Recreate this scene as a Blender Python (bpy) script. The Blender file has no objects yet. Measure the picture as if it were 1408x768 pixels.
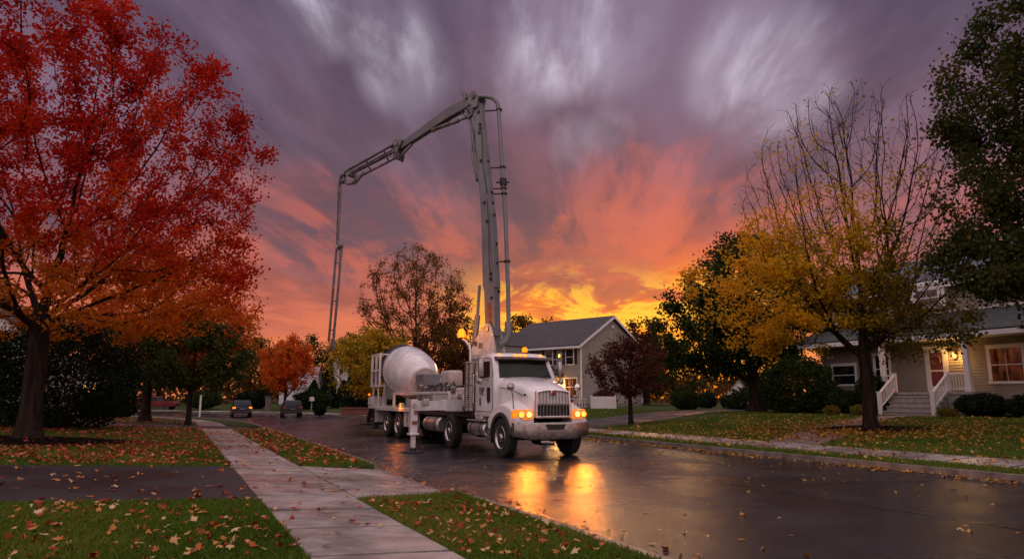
import bpy, bmesh, math, random
import numpy as np
from mathutils import Vector, Matrix, noise as mnoise
random.seed(7); RNG = np.random.default_rng(7)
SC = bpy.context.scene
COL = SC.collection
R = math.radians

# ------------------------------------------------------------------ camera
cam = bpy.data.objects.new('camera', bpy.data.cameras.new('camera')); COL.objects.link(cam)
cam.location = (0, 0, 1.67)
cam.rotation_euler = (R(90 + 9.79), 0, R(-25.96))
cam.data.sensor_width = 36.0
cam.data.lens = 36.0 * 939 / 1408
cam.data.clip_start = .1; cam.data.clip_end = 3000
SC.camera = cam

# ------------------------------------------------------------------ colour settings
SC.render.engine = 'CYCLES'
SC.view_settings.view_transform = 'Standard'
SC.view_settings.look = 'None'
SC.view_settings.exposure = 0.12
SC.view_settings.gamma = 1.0
SC.view_settings.use_curve_mapping = False
cy = SC.cycles
cy.use_denoising = True
cy.max_bounces = 6; cy.diffuse_bounces = 3; cy.glossy_bounces = 3; cy.transmission_bounces = 4
cy.transparent_max_bounces = 6
cy.caustics_reflective = False; cy.caustics_refractive = False
cy.sample_clamp_indirect = 4.0

def lin(r, g, b):
    f = lambda c: (c/255/12.92) if c/255 <= .04045 else ((c/255 + .055)/1.055)**2.4
    return (f(r), f(g), f(b), 1.0)

# ------------------------------------------------------------------ node expression helper
class X:
    """small wrapper: arithmetic on node sockets"""
    def __init__(s, nt, sock): s.nt, s.s = nt, sock
    def _m(s, op, *a, clamp=False):
        n = s.nt.nodes.new('ShaderNodeMath'); n.operation = op; n.use_clamp = clamp
        for i, v in enumerate((s,) + a):
            if isinstance(v, X): s.nt.links.new(v.s, n.inputs[i])
            else: n.inputs[i].default_value = v
        return X(s.nt, n.outputs[0])
    def __add__(s, o): return s._m('ADD', o)
    __radd__ = __add__
    def __sub__(s, o): return s._m('SUBTRACT', o)
    def __rsub__(s, o): return (s*-1) + o
    def __mul__(s, o): return s._m('MULTIPLY', o)
    __rmul__ = __mul__
    def __truediv__(s, o): return s._m('DIVIDE', o)
    def pow(s, o): return s._m('POWER', o)
    def max(s, o): return s._m('MAXIMUM', o)
    def min(s, o): return s._m('MINIMUM', o)
    def fract(s): return s._m('FRACT')
    def clamp(s): return s._m('ADD', 0.0, clamp=True)
    def step(s, a, b, smooth=True):
        n = s.nt.nodes.new('ShaderNodeMapRange'); n.interpolation_type = 'SMOOTHSTEP' if smooth else 'LINEAR'
        s.nt.links.new(s.s, n.inputs[0]); n.inputs[1].default_value = a; n.inputs[2].default_value = b
        return X(s.nt, n.outputs[0])
def mixc(nt, f, a, b):
    n = nt.nodes.new('ShaderNodeMix'); n.data_type = 'RGBA'
    for i, v in ((0, f), (6, a), (7, b)):
        if isinstance(v, X): nt.links.new(v.s, n.inputs[i])
        else: n.inputs[i].default_value = v
    return X(nt, n.outputs[2])
def ramp(nt, f, stops, interp='LINEAR'):
    n = nt.nodes.new('ShaderNodeValToRGB'); cr = n.color_ramp; cr.interpolation = interp
    while len(cr.elements) < len(stops): cr.elements.new(.5)
    for e, (p, c) in zip(cr.elements, stops): e.position = p; e.color = c
    nt.links.new(f.s, n.inputs[0]); return X(nt, n.outputs[0])
def noisen(nt, vec, scale=5, detail=4, rough=.5, dist=0.0, out=0):
    n = nt.nodes.new('ShaderNodeTexNoise')
    if vec is not None: nt.links.new(vec.s, n.inputs['Vector'])
    n.inputs['Scale'].default_value = scale; n.inputs['Detail'].default_value = detail
    n.inputs['Roughness'].default_value = rough; n.inputs['Distortion'].default_value = dist
    return X(nt, n.outputs[out])
def comb(nt, x, y, z):
    n = nt.nodes.new('ShaderNodeCombineXYZ')
    for i, v in enumerate((x, y, z)):
        if isinstance(v, X): nt.links.new(v.s, n.inputs[i])
        else: n.inputs[i].default_value = v
    return X(nt, n.outputs[0])
def sep(nt, v):
    n = nt.nodes.new('ShaderNodeSeparateXYZ'); nt.links.new(v.s, n.inputs[0])
    return [X(nt, o) for o in n.outputs]

# ------------------------------------------------------------------ sky: dusk sky under streaked cloud, sunset glow low in one direction
SUN_AZ, SUN_EL = 34.5, 2.0           # degrees east of +Y
W = bpy.data.worlds.new('World'); SC.world = W; W.use_nodes = True
def build_sky():
    nt = W.node_tree; nt.nodes.clear()
    tc = nt.nodes.new('ShaderNodeTexCoord')
    vn = nt.nodes.new('ShaderNodeVectorMath'); vn.operation = 'NORMALIZE'
    nt.links.new(tc.outputs['Generated'], vn.inputs[0])
    d = X(nt, vn.outputs[0]); dx, dy, dz = sep(nt, d)
    def dirv(az, el): return (math.sin(R(az))*math.cos(R(el)), math.cos(R(az))*math.cos(R(el)), math.sin(R(el)))
    def dot(v): return dx*v[0] + dy*v[1] + dz*v[2]
    el = dz._m('ARCSINE')*(180/math.pi)                 # elevation, degrees
    up = dz.max(0.0)
    # flat cloud deck: where the view ray meets it, along and across the wind
    k = up + .10
    px, py = dx/k, dy/k
    m = dirv(31, 0); al = px*m[0] + py*m[1]; ac = px*m[1]*1.0 - py*m[0]
    wx = noisen(nt, comb(nt, al*.5, ac*.5, 7.7), .9, 3, .5)                  # slow meander of the bands
    ac2 = ac + (wx - .5)*.5
    n1 = noisen(nt, comb(nt, al*.36, ac2*.95, 0.3), 1.25, 7, .56, .1)       # broad bands
    n2 = noisen(nt, comb(nt, al*.42, ac2*2.0, 4.7), 1.8, 7, .58, .05)        # streaks drawn out by the wind
    n3 = noisen(nt, comb(nt, al*.85, ac*1.25, 9.1), 1.35, 8, .62, .5)        # billows low down
    n4 = noisen(nt, comb(nt, al*.75, ac2*1.5, 2.2), 2.1, 7, .58, .1)
    hs = dx*math.sin(R(SUN_AZ)) + dy*math.cos(R(SUN_AZ))                     # +1 towards the sunset
    hn = (hs/((dx*dx + dy*dy).max(1e-4).pow(.5)))
    near = hn.step(.955, .9995)                                                # in the glow's azimuth
    e_j = el + (n3 - .5)*9 + (n1 - .5)*8 + 1.2
    # clear of the glow: dusky pink low, mauve higher
    side = ramp(nt, e_j/40, [(0, lin(220, 124, 80)), (.13, lin(220, 112, 74)), (.21, lin(190, 96, 80)), (.31, lin(146, 86, 90)), (.46, lin(118, 84, 98)), (1, lin(92, 84, 112))])
    glow = ramp(nt, e_j/40, [(0, lin(240, 124, 36)), (.12, lin(252, 146, 22)), (.18, lin(255, 150, 26)), (.25, lin(232, 100, 32)), (.32, lin(176, 80, 62)), (.42, lin(130, 76, 84)), (.60, lin(112, 80, 96)), (1, lin(94, 82, 108))])
    c = mixc(nt, near, side, glow)
    # thin lilac veils between the bands
    veil = (n1.step(.56, .40)*el.step(9, 20)).clamp()
    c = mixc(nt, veil*.42, c, lin(134, 114, 140))
    # dark bellies of cloud
    dark = n1.step(.49, .62)*el.step(4, 13)
    c = mixc(nt, dark*.64, c, lin(72, 58, 76))
    dark2 = n3.step(.5, .68)*(1 - el.step(12, 20))*el.step(2, 5)
    c = mixc(nt, dark2*.62, c, lin(150, 70, 58))
    # red underlighting, streaky
    red = (n4.step(.48, .62)*.7 + n2.step(.5, .64)*.5).clamp()*el.step(6, 10)*(1 - el.step(14, 20))*hn.step(.66, .93)
    c = mixc(nt, red*.42, c, lin(230, 104, 66))
    # yellow hot streaks close to the sun
    hot = n3.step(.38, .48)*(1 - n3.step(.49, .57))*near*(1 - el.step(7, 12))*el.step(1.5, 5)
    c = mixc(nt, hot*.9, c, lin(255, 190, 50))
    # thin places where the pale sky shows
    def blob(az, e, w):
        return (dot(dirv(az, e)) + (n4 - .5)*.003 + (n2 - .5)*.004).step(math.cos(R(w)), math.cos(R(w*.03)))
    gaps = blob(32.5, 30.5, 8)*1.35 + blob(31.0, 21.2, 3.2)*.7 + blob(47.5, 25.2, 7.5)*1.2 + blob(16.3, 26.5, 5)*1.1 + blob(15.6, 29.5, 4)*1.0 + blob(9.5, 31, 5.5)*1.2 + blob(34.6, 21.8, 3)*.7 + blob(27, 26, 5)*.5
    wsp = (n2.step(.58, .34)*.7 + .3)*(.25 + n4.step(.60, .36)*.9)
    g = (gaps*wsp).clamp().pow(1.25)
    c = mixc(nt, g*.62, c, lin(216, 206, 224))
    w2 = n2.step(.48, .70)*el.step(10, 22)
    c = mixc(nt, w2*.22, c, lin(158, 138, 166))
    redspots = (blob(38.5, 22.5, 5)*n4.step(.50, .62)*.7 + blob(36, 15.5, 7)*n2.step(.47, .60) + blob(43, 14.8, 7)*n2.step(.46, .58) + blob(12, 13, 7)*n2.step(.47, .6)*.7).clamp()*.36
    c = mixc(nt, redspots, c, lin(216, 100, 74))
    # overhead and behind the photographer the cloud is thin and still pale
    behind = ((el.step(33, 62)) + (1 - hn.step(-.55, .45))*el.step(-1, 8)).clamp()
    c = mixc(nt, behind, c, mixc(nt, n1, lin(198, 174, 184), lin(234, 208, 206)))
    gain = 1 + behind*SKY_BACK
    vm = nt.nodes.new('ShaderNodeVectorMath'); vm.operation = 'SCALE'
    nt.links.new(c.s, vm.inputs[0]); nt.links.new(gain.s, vm.inputs['Scale'])
    b1 = nt.nodes.new('ShaderNodeBackground'); nt.links.new(vm.outputs[0], b1.inputs[0]); b1.inputs[1].default_value = SKY_LEVEL
    sk = nt.nodes.new('ShaderNodeTexSky'); sk.sky_type = 'NISHITA'; sk.sun_disc = False
    sk.sun_elevation = R(SUN_EL); sk.sun_rotation = R(SUN_AZ)
    b2 = nt.nodes.new('ShaderNodeBackground'); nt.links.new(sk.outputs[0], b2.inputs[0]); b2.inputs[1].default_value = .01
    ad = nt.nodes.new('ShaderNodeAddShader'); nt.links.new(b1.outputs[0], ad.inputs[0]); nt.links.new(b2.outputs[0], ad.inputs[1])
    o = nt.nodes.new('ShaderNodeOutputWorld'); nt.links.new(ad.outputs[0], o.inputs[0])
SKY_BACK, SKY_LEVEL = .4, 1.0
HEAD_W = 190
build_sky()

sl = bpy.data.lights.new('sun', 'SUN'); sun = bpy.data.objects.new('sun', sl); COL.objects.link(sun)
sl.energy = .35; sl.angle = R(14); sl.color = (1.0, .55, .25)          # sunk into cloud: weak and wide
sv = Vector((math.sin(R(SUN_AZ))*math.cos(R(6)), math.cos(R(SUN_AZ))*math.cos(R(6)), math.sin(R(6))))
sun.rotation_euler = sv.to_track_quat('Z', 'Y').to_euler()
# ------------------------------------------------------------------ materials
def mat(name, col, rough=.6, metal=0.0, var=.15, vscale=6.0, bump=0.0, bscale=40.0, spec=.5, coat=0.0, emit=None, estr=0.0, col2=None, trans=0.0, coords='Object', stretch=None):
    m = bpy.data.materials.new(name); m.use_nodes = True; nt = m.node_tree
    b = nt.nodes['Principled BSDF']
    tc = nt.nodes.new('ShaderNodeTexCoord'); v = X(nt, tc.outputs[coords])
    if stretch:
        x, y, z = sep(nt, v); v = comb(nt, x*stretch[0], y*stretch[1], z*stretch[2])
    n = noisen(nt, v, vscale, 5, .6)
    c = col if len(col) == 4 else tuple(col) + (1,)
    if col2 is None:
        lo = tuple(max(0, q*(1 - var)) for q in c[:3]) + (1,); hi = tuple(min(1, q*(1 + var)) for q in c[:3]) + (1,)
    else: lo, hi = c, tuple(col2[:3]) + (1,)
    cc = mixc(nt, n.step(.3, .7), lo, hi)
    nt.links.new(cc.s, b.inputs['Base Color'])
    rr = (n*.25 + (rough - .12)).clamp(); nt.links.new(rr.s, b.inputs['Roughness'])
    b.inputs['Metallic'].default_value = metal; b.inputs['Specular IOR Level'].default_value = spec
    b.inputs['Coat Weight'].default_value = coat; b.inputs['Coat Roughness'].default_value = .08
    b.inputs['Transmission Weight'].default_value = trans
    if emit: b.inputs['Emission Color'].default_value = tuple(emit[:3]) + (1,); b.inputs['Emission Strength'].default_value = estr
    if bump:
        bn = nt.nodes.new('ShaderNodeBump'); bn.inputs['Strength'].default_value = bump; bn.inputs['Distance'].default_value = .02
        h = noisen(nt, v, bscale, 4, .6); nt.links.new(h.s, bn.inputs['Height']); nt.links.new(bn.outputs[0], b.inputs['Normal'])
    return m
def lamp_mat(name, col, strength):
    m = bpy.data.materials.new(name); m.use_nodes = True; nt = m.node_tree; nt.nodes.clear()
    e = nt.nodes.new('ShaderNodeEmission'); e.inputs[0].default_value = tuple(col[:3]) + (1,); e.inputs[1].default_value = strength
    o = nt.nodes.new('ShaderNodeOutputMaterial'); nt.links.new(e.outputs[0], o.inputs[0]); return m
def siding_mat(name, col, pitch=.16):
    m = mat(name, col, .55, var=.10, vscale=1.5); nt = m.node_tree; b = nt.nodes['Principled BSDF']
    tc = nt.nodes.new('ShaderNodeTexCoord'); x, y, z = sep(nt, X(nt, tc.outputs['Object']))
    f = (z/pitch).fract()
    h = f*-1 + 1
    bn = nt.nodes.new('ShaderNodeBump'); bn.inputs['Strength'].default_value = 1; bn.inputs['Distance'].default_value = .03
    nt.links.new(h.s, bn.inputs['Height']); nt.links.new(bn.outputs[0], b.inputs['Normal']); return m
def shingle_mat(name, col, axis='XYZ'):
    m = mat(name, col, .8, var=.35, vscale=3); nt = m.node_tree; b = nt.nodes['Principled BSDF']
    tc = nt.nodes.new('ShaderNodeTexCoord'); x, y, z = sep(nt, X(nt, tc.outputs['Object']))
    br = nt.nodes.new('ShaderNodeTexBrick'); nt.links.new(comb(nt, y, z*1.6, 0).s, br.inputs['Vector'])
    br.inputs['Scale'].default_value = 1.0; br.inputs['Brick Width'].default_value = .34; br.inputs['Row Height'].default_value = .22; br.inputs['Mortar Size'].default_value = .012
    c = tuple(col) + (1,); br.inputs['Color1'].default_value = tuple(q*.72 for q in col) + (1,); br.inputs['Color2'].default_value = tuple(q*1.3 for q in col) + (1,); br.inputs['Mortar'].default_value = tuple(q*.45 for q in col) + (1,)
    nz = noisen(nt, X(nt, tc.outputs['Object']), .8, 4)
    cc = mixc(nt, nz*.5, X(nt, br.outputs[0]), c)
    nt.links.new(cc.s, b.inputs['Base Color'])
    bn = nt.nodes.new('ShaderNodeBump'); bn.inputs['Strength'].default_value = .6; bn.inputs['Distance'].default_value = .02
    nt.links.new(br.outputs[0], bn.inputs['Height']); nt.links.new(bn.outputs[0], b.inputs['Normal']); return m
def leaf_mat(name, stops, transl=.35, rough=.6, spec=.08):
    m = bpy.data.materials.new(name); m.use_nodes = True; nt = m.node_tree; nt.nodes.clear()
    a = nt.nodes.new('ShaderNodeAttribute'); a.attribute_name = 'tint'
    t = X(nt, a.outputs['Fac'])
    c = ramp(nt, t, [(p, tuple(q) + (1,) if len(q) == 3 else q) for p, q in stops])
    bd = nt.nodes.new('ShaderNodeBsdfPrincipled'); nt.links.new(c.s, bd.inputs['Base Color']); bd.inputs['Roughness'].default_value = rough; bd.inputs['Specular IOR Level'].default_value = spec
    tr = nt.nodes.new('ShaderNodeBsdfTranslucent'); nt.links.new(c.s, tr.inputs[0])
    mx = nt.nodes.new('ShaderNodeMixShader'); mx.inputs[0].default_value = transl
    nt.links.new(bd.outputs[0], mx.inputs[1]); nt.links.new(tr.outputs[0], mx.inputs[2])
    o = nt.nodes.new('ShaderNodeOutputMaterial'); nt.links.new(mx.outputs[0], o.inputs[0]); return m
def room_glow(m, estr, sx=3.0):
    """a lit room behind the pane: brighter and darker upright bands where the curtains hang"""
    nt = m.node_tree; b = nt.nodes['Principled BSDF']; tc = nt.nodes.new('ShaderNodeTexCoord'); x, y, z = sep(nt, X(nt, tc.outputs['Object']))
    n = noisen(nt, comb(nt, x*sx, y*sx, z*.5), 1.6, 4, .6)
    e = n.step(.36, .66)*estr; nt.links.new(e.s, b.inputs['Emission Strength'])
def bark_mat(name, col):
    return mat(name, tuple(q*.45 for q in col), .85, col2=tuple(q*2.3 for q in col), vscale=4.2, bump=1.0, bscale=7, spec=.15, stretch=(2.0, 2.0, .30))
def wet_mat(name, col, rlo, rhi, var=.3, bump=.12, bscale=160, vscale=1.2, patch=.6, spec=.5, wide=.8):
    """wet paving: roughness changes where water stands"""
    m = mat(name, col, .5, var=var, vscale=vscale); nt = m.node_tree; b = nt.nodes['Principled BSDF']
    tc = nt.nodes.new('ShaderNodeTexCoord'); v = X(nt, tc.outputs['Object'])
    n = noisen(nt, v, patch, 5, .6); f = noisen(nt, v, 90, 3, .7)
    rr = n.step(.35, .68)*(rhi - rlo) + rlo + (f - .5)*.14
    nt.links.new(rr.clamp().s, b.inputs['Roughness']); b.inputs['Specular IOR Level'].default_value = spec
    bn = nt.nodes.new('ShaderNodeBump'); bn.inputs['Strength'].default_value = bump; bn.inputs['Distance'].default_value = .01
    h = noisen(nt, v, bscale, 3, .65) + noisen(nt, v, 9, 2)*wide
    nt.links.new(h.s, bn.inputs['Height']); nt.links.new(bn.outputs[0], b.inputs['Normal'])
    return m, cc_of(m)
def cc_of(m): return m.node_tree.nodes['Principled BSDF'].inputs['Base Color']

M = {}
M['asphalt'], _ = wet_mat('wet_asphalt', (.020, .020, .024), .13, .36, bump=.5, bscale=75, vscale=38, var=.55, patch=.45, wide=.25)
M['drive_asphalt'], _ = wet_mat('damp_dark_asphalt', (.016, .016, .018), .30, .62, bump=.8, bscale=75, vscale=38, var=.55, patch=.6, wide=.4)
M['concrete'], _ = wet_mat('wet_concrete', (.29, .26, .245), .22, .5, var=.40, bump=.3, bscale=60, vscale=2.2, patch=.8)
def slab_tone(m, pitch, off):
    nt = m.node_tree; b = nt.nodes['Principled BSDF']; tc = nt.nodes.new('ShaderNodeTexCoord'); x, y, z = sep(nt, X(nt, tc.outputs['Object']))
    k = ((y + off)/pitch)._m('FLOOR'); w = nt.nodes.new('ShaderNodeTexWhiteNoise'); w.noise_dimensions = '1D'; nt.links.new(k.s, w.inputs['W'])
    rl = b.inputs['Roughness'].links[0].from_socket; nt.links.new((X(nt, rl) + (X(nt, w.outputs['Value'])*.22 - .08)).clamp().s, b.inputs['Roughness'])
    l = b.inputs['Base Color'].links[0]; v = nt.nodes.new('ShaderNodeVectorMath'); v.operation = 'SCALE'
    nt.links.new(l.from_socket, v.inputs[0]); nt.links.new((X(nt, w.outputs['Value'])*.42 + .74).s, v.inputs['Scale']); nt.links.new(v.outputs[0], b.inputs['Base Color'])
slab_tone(M['concrete'], 1.52, 5.2)
M['kerb'], _ = wet_mat('kerb_concrete', (.17, .145, .13), .4, .7, var=.4, bump=.4, bscale=50, vscale=3)
M['paver'] = mat('path_gravel', (.20, .145, .125), .65, var=.45, vscale=14, bump=.7, bscale=45)
M['soil'] = mat('mulch_soil', (.012, .007, .005), .95, spec=.03, var=.6, vscale=20, bump=1, bscale=40)
M['lawn'] = mat('lawn_soil', (.030, .045, .012), .95, spec=.15, var=.5, vscale=.7, bump=1, bscale=30, col2=(.055, .075, .020))
M['far_ground'] = mat('far_ground', (.03, .035, .018), .95, spec=.1, var=.4, vscale=.2)
M['white_paint'] = mat('white_truck_paint', (.70, .69, .70), .24, var=.16, vscale=2.2, stretch=(1, 1, .35), coat=.8)
M['dirty_white'] = mat('dirty_white_paint', (.52, .50, .48), .45, var=.26, vscale=5, coat=.15, stretch=(1, 1, .5))
M['grey_paint'] = mat('grey_boom_paint', (.18, .184, .20), .42, var=.12, vscale=1.6, bump=.04, bscale=20)
M['boom_upper'] = mat('weathered_boom_paint', (.11, .112, .122), .45, var=.2, vscale=2)
M['boom_dark'] = mat('worn_dark_steel', (.16, .155, .16), .5, var=.4, vscale=4, metal=.3)
M['chrome'] = mat('chrome', (.72, .71, .70), .17, metal=1, var=.12, vscale=6)
M['dull_chrome'] = mat('dull_chrome', (.36, .35, .34), .30, metal=1, var=.25, vscale=9)
M['alu'] = mat('brushed_alloy', (.58, .57, .56), .35, metal=.9, var=.15, vscale=8)
M['rubber'] = mat('tyre_rubber', (.017, .016, .016), .75, var=.35, vscale=8, bump=.3, bscale=60)
M['black'] = mat('black_chassis', (.014, .013, .013), .55, var=.4, vscale=6)
M['black_plastic'] = mat('black_plastic', (.02, .019, .02), .42, var=.2)
M['flare'] = mat('brown_plastic_flare', (.045, .034, .032), .5, var=.3)
M['hose'] = mat('black_hose', (.012, .012, .013), .4)
M['truck_glass'] = mat('dark_cab_glass', (.012, .016, .014), .10, var=.5, vscale=2, spec=.2)
M['glass'] = mat('window_glass', (.010, .012, .015), .05, var=.2, spec=.9)
M['rust'] = mat('rusty_bracket', (.20, .075, .035), .7, var=.5, vscale=12)
M['red_badge'] = mat('red_enamel', (.32, .02, .02), .3)
M['ink'] = mat('dark_lettering', (.03, .03, .035), .5)
M['plate'] = mat('plate_white', (.6, .5, .5), .4)
M['amber_glass'] = mat('amber_lens', (.75, .25, .03), .2, spec=.6, emit=(1, .28, .01), estr=.55)
M['headlamp'] = lamp_mat('headlamp_glow', (1.0, .34, .030), 2.6)
M['headlamp_white'] = lamp_mat('headlamp_white_glow', (1.0, .44, .10), 3.2)
M['turnlamp'] = lamp_mat('turn_lamp_glow', (1.0, .16, .004), 2.2)
M['marker'] = lamp_mat('marker_glow', (1.0, .22, .010), 2.8)
M['beacon'] = lamp_mat('beacon_glow', (1.0, .20, .008), 3)
M['beacon_small'] = lamp_mat('amber_beacon_glow', (1.0, .17, .006), 2.6)
M['tail'] = lamp_mat('tail_glow', (1.0, .13, .004), 2.4)
M['siding_tan'] = siding_mat('taupe_siding', (.25, .21, .175), .14)
M['siding_grey'] = siding_mat('grey_siding', (.27, .245, .215), .16)
M['siding_white'] = siding_mat('white_siding', (.55, .55, .58), .2)
M['trim'] = mat('white_trim', (.70, .68, .67), .45, var=.08)
M['roof_blue'] = shingle_mat('blue_grey_shingle', (.085, .095, .125))
M['roof_green'] = shingle_mat('dark_green_grey_shingle', (.05, .06, .06))
M['roof_dark'] = shingle_mat('charcoal_shingle', (.055, .053, .06))
M['shutter'] = mat('black_shutter', (.012, .012, .014), .5)
M['door_red'] = mat('dark_red_door', (.16, .02, .016), .3, var=.15, spec=.7)
M['wood_step'] = mat('grey_step_boards', (.30, .28, .27), .5, var=.2, vscale=5)
M['foundation'] = mat('foundation_block', (.2, .18, .17), .8, var=.3)
M['warm_window'] = mat('lit_room', (.05, .015, .008), .12, emit=(1, .20, .06), estr=.035, var=.6, vscale=3)
M['lit_window'] = mat('bright_lit_room', (.4, .2, .05), .3, emit=(1, .45, .10), estr=1.6, var=.4, vscale=3)
room_glow(M['warm_window'], .07); room_glow(M['lit_window'], 2.2)
M['porch_lamp'] = lamp_mat('porch_lamp_glow', (1.0, .55, .12), 3)
M['brass'] = mat('brass', (.6, .4, .12), .3, metal=1)
M['brick'] = mat('brick', (.22, .09, .06), .8, var=.4, vscale=14, bump=.5)
M['car_dark'] = mat('dark_car_paint', (.010, .011, .016), .35, spec=.25, coat=.1)
M['car_blue'] = mat('blue_car_paint', (.012, .018, .04), .35, spec=.25, coat=.1)
M['car_red'] = mat('red_car_paint', (.16, .015, .02), .35, spec=.3, coat=.2)
M['wire'] = mat('galvanised', (.35, .34, .34), .4, metal=.8)
M['barkd'] = bark_mat('dark_bark', (.016, .011, .008))
M['barkb'] = bark_mat('brown_bark', (.020, .012, .008))

# ------------------------------------------------------------------ mesh builder
def root_mx(o):
    mx = Matrix.Identity(4); ch = []
    while o is not None: ch.append(o); o = o.parent
    for q in reversed(ch): mx = mx @ Matrix.LocRotScale(q.location, q.rotation_euler, q.scale)
    return mx
class MB:
    def __init__(s): s.bm = bmesh.new(); s.done = 0
    def slot(s, i):
        """faces added since the last call get material slot i"""
        fs = list(s.bm.faces)
        for f in fs:
            if not f.tag: f.material_index = i; f.tag = True
        return s
    def box(s, c, d, bev=0, rot=None, seg=1):
        vs = bmesh.ops.create_cube(s.bm, size=1)['verts']
        mx = Matrix.Translation(c) @ (rot.to_4x4() if rot else Matrix.Identity(4)) @ Matrix.Diagonal((*d, 1))
        bmesh.ops.transform(s.bm, matrix=mx, verts=vs)
        if bev:
            es = list({e for v in vs for e in v.link_edges})
            bmesh.ops.bevel(s.bm, geom=es, offset=min(bev, min(d)*.45), segments=seg, affect='EDGES', profile=.5)
        return s
    def span(s, a, b, bev=0, seg=1):
        """box between two corners"""
        return s.box([(p + q)/2 for p, q in zip(a, b)], [abs(q - p) for p, q in zip(a, b)], bev, seg=seg)
    def face(s, pts):
        return s.bm.faces.new([s.bm.verts.new(p) for p in pts])
    def hull8(s, A, B):
        a = [s.bm.verts.new(p) for p in A]; b = [s.bm.verts.new(p) for p in B]; n = len(a)
        s.bm.faces.new(a); s.bm.faces.new(b[::-1])
        for i in range(n): s.bm.faces.new((a[i], b[i], b[(i+1) % n], a[(i+1) % n]))
        return s
    def beam(s, p0, p1, w, h, w1=None, h1=None, up=(0, 0, 1)):
        p0, p1 = Vector(p0), Vector(p1); t = (p1 - p0).normalized(); u = Vector(up)
        if abs(t.dot(u)) > .97: u = Vector((1, 0, 0)) if abs(t.x) < .9 else Vector((0, 1, 0))
        r = t.cross(u).normalized(); u = r.cross(t).normalized()
        w1 = w if w1 is None else w1; h1 = h if h1 is None else h1
        q = lambda p, a, b: [p + r*a*x/2 + u*b*y/2 for x, y in ((-1, -1), (1, -1), (1, 1), (-1, 1))]
        return s.hull8(q(p0, w, h), q(p1, w1, h1))
    def prism(s, pts, ext):
        e = Vector(ext); return s.hull8([Vector(p) for p in pts], [Vector(p) + e for p in pts])
    def loft(s, secs, caps=True, closed=True):
        rows = [[s.bm.verts.new(p) for p in q] for q in secs]; n = len(rows[0])
        for a, b in zip(rows, rows[1:]):
            for i in range(n if closed else n - 1): s.bm.faces.new((a[i], a[(i+1) % n], b[(i+1) % n], b[i]))
        if caps: s.bm.faces.new(rows[0][::-1]); s.bm.faces.new(rows[-1])
        return s
    def tube(s, pts, r, n=8, caps=True):
        pts = [Vector(p) for p in pts]; rs = [r]*len(pts) if not hasattr(r, '__len__') else r
        secs = []; prev = None
        for i, p in enumerate(pts):
            t = (pts[min(i+1, len(pts)-1)] - pts[max(i-1, 0)]).normalized()
            if prev is None: a = t.orthogonal().normalized()
            else: a = (prev - t*prev.dot(t)).normalized()
            prev = a; b = t.cross(a)
            secs.append([p + (a*math.cos(2*math.pi*k/n) + b*math.sin(2*math.pi*k/n))*rs[i] for k in range(n)])
        return s.loft(secs, caps)
    def cyl(s, p0, p1, r, n=16, r1=None):
        return s.tube([p0, p1], [r, r if r1 is None else r1], n)
    def lathe(s, prof, o, axis, n=32, caps=True):
        t = Vector(axis).normalized(); a = t.orthogonal().normalized(); b = t.cross(a); o = Vector(o)
        return s.loft([[o + t*h + (a*math.cos(2*math.pi*k/n) + b*math.sin(2*math.pi*k/n))*r for k in range(n)] for r, h in prof], caps)
    def ball(s, c, r, sc=(1, 1, 1), n=16):
        vs = bmesh.ops.create_uvsphere(s.bm, u_segments=n, v_segments=max(6, n//2), radius=r)['verts']
        bmesh.ops.transform(s.bm, matrix=Matrix.Translation(c) @ Matrix.Diagonal((*sc, 1)), verts=vs); return s
    def build(s, name, m, parent=None, world=False, ang=32):
        bmesh.ops.recalc_face_normals(s.bm, faces=s.bm.faces)
        if world and parent is not None: bmesh.ops.transform(s.bm, matrix=root_mx(parent).inverted(), verts=s.bm.verts)
        me = bpy.data.meshes.new(name); s.bm.to_mesh(me); s.bm.free()
        me.polygons.foreach_set('use_smooth', [True]*len(me.polygons)); me.set_sharp_from_angle(angle=R(ang))
        if isinstance(m, (list, tuple)):
            o = link(name, me, m[0], parent)
            for q in m[1:]: me.materials.append(q)
            return o
        return link(name, me, m, parent)
def link(name, me, m, parent=None):
    o = bpy.data.objects.new(name, me); COL.objects.link(o)
    if m is not None: me.materials.append(m)
    if parent is not None: o.parent = parent
    return o
def tag(o, label=None, cat=None, group=None, kind=None):
    if label: o['label'] = label
    if cat: o['category'] = cat
    if group: o['group'] = group
    if kind: o['kind'] = kind
    return o
def thing(name, label, cat, loc=(0, 0, 0), rz=0, group=None):
    o = bpy.data.objects.new(name, None); COL.objects.link(o); o.location = loc; o.rotation_euler = (0, 0, rz); o.empty_display_size = .2
    return tag(o, label, cat, group)
def struct(o, kind='structure'):
    o['kind'] = kind; return o
def copy_tree(o, parent=None):
    c = o.copy(); COL.objects.link(c); c.parent = parent
    for ch in list(o.children): copy_tree(ch, c)
    return c
def np_mesh(name, V, F, m, parent=None, tint=None):
    """V (n,3), F (k, c) equal-sized polygons"""
    me = bpy.data.meshes.new(name); k, c = F.shape
    me.vertices.add(len(V)); me.vertices.foreach_set('co', V.astype(np.float32).ravel())
    me.loops.add(k*c); me.loops.foreach_set('vertex_index', F.astype(np.int32).ravel())
    me.polygons.add(k); me.polygons.foreach_set('loop_start', (np.arange(k)*c).astype(np.int32))
    me.update(calc_edges=True)
    if tint is not None:
        a = me.attributes.new('tint', 'FLOAT', 'POINT'); a.data.foreach_set('value', tint.astype(np.float32))
    return link(name, me, m, parent)

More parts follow.
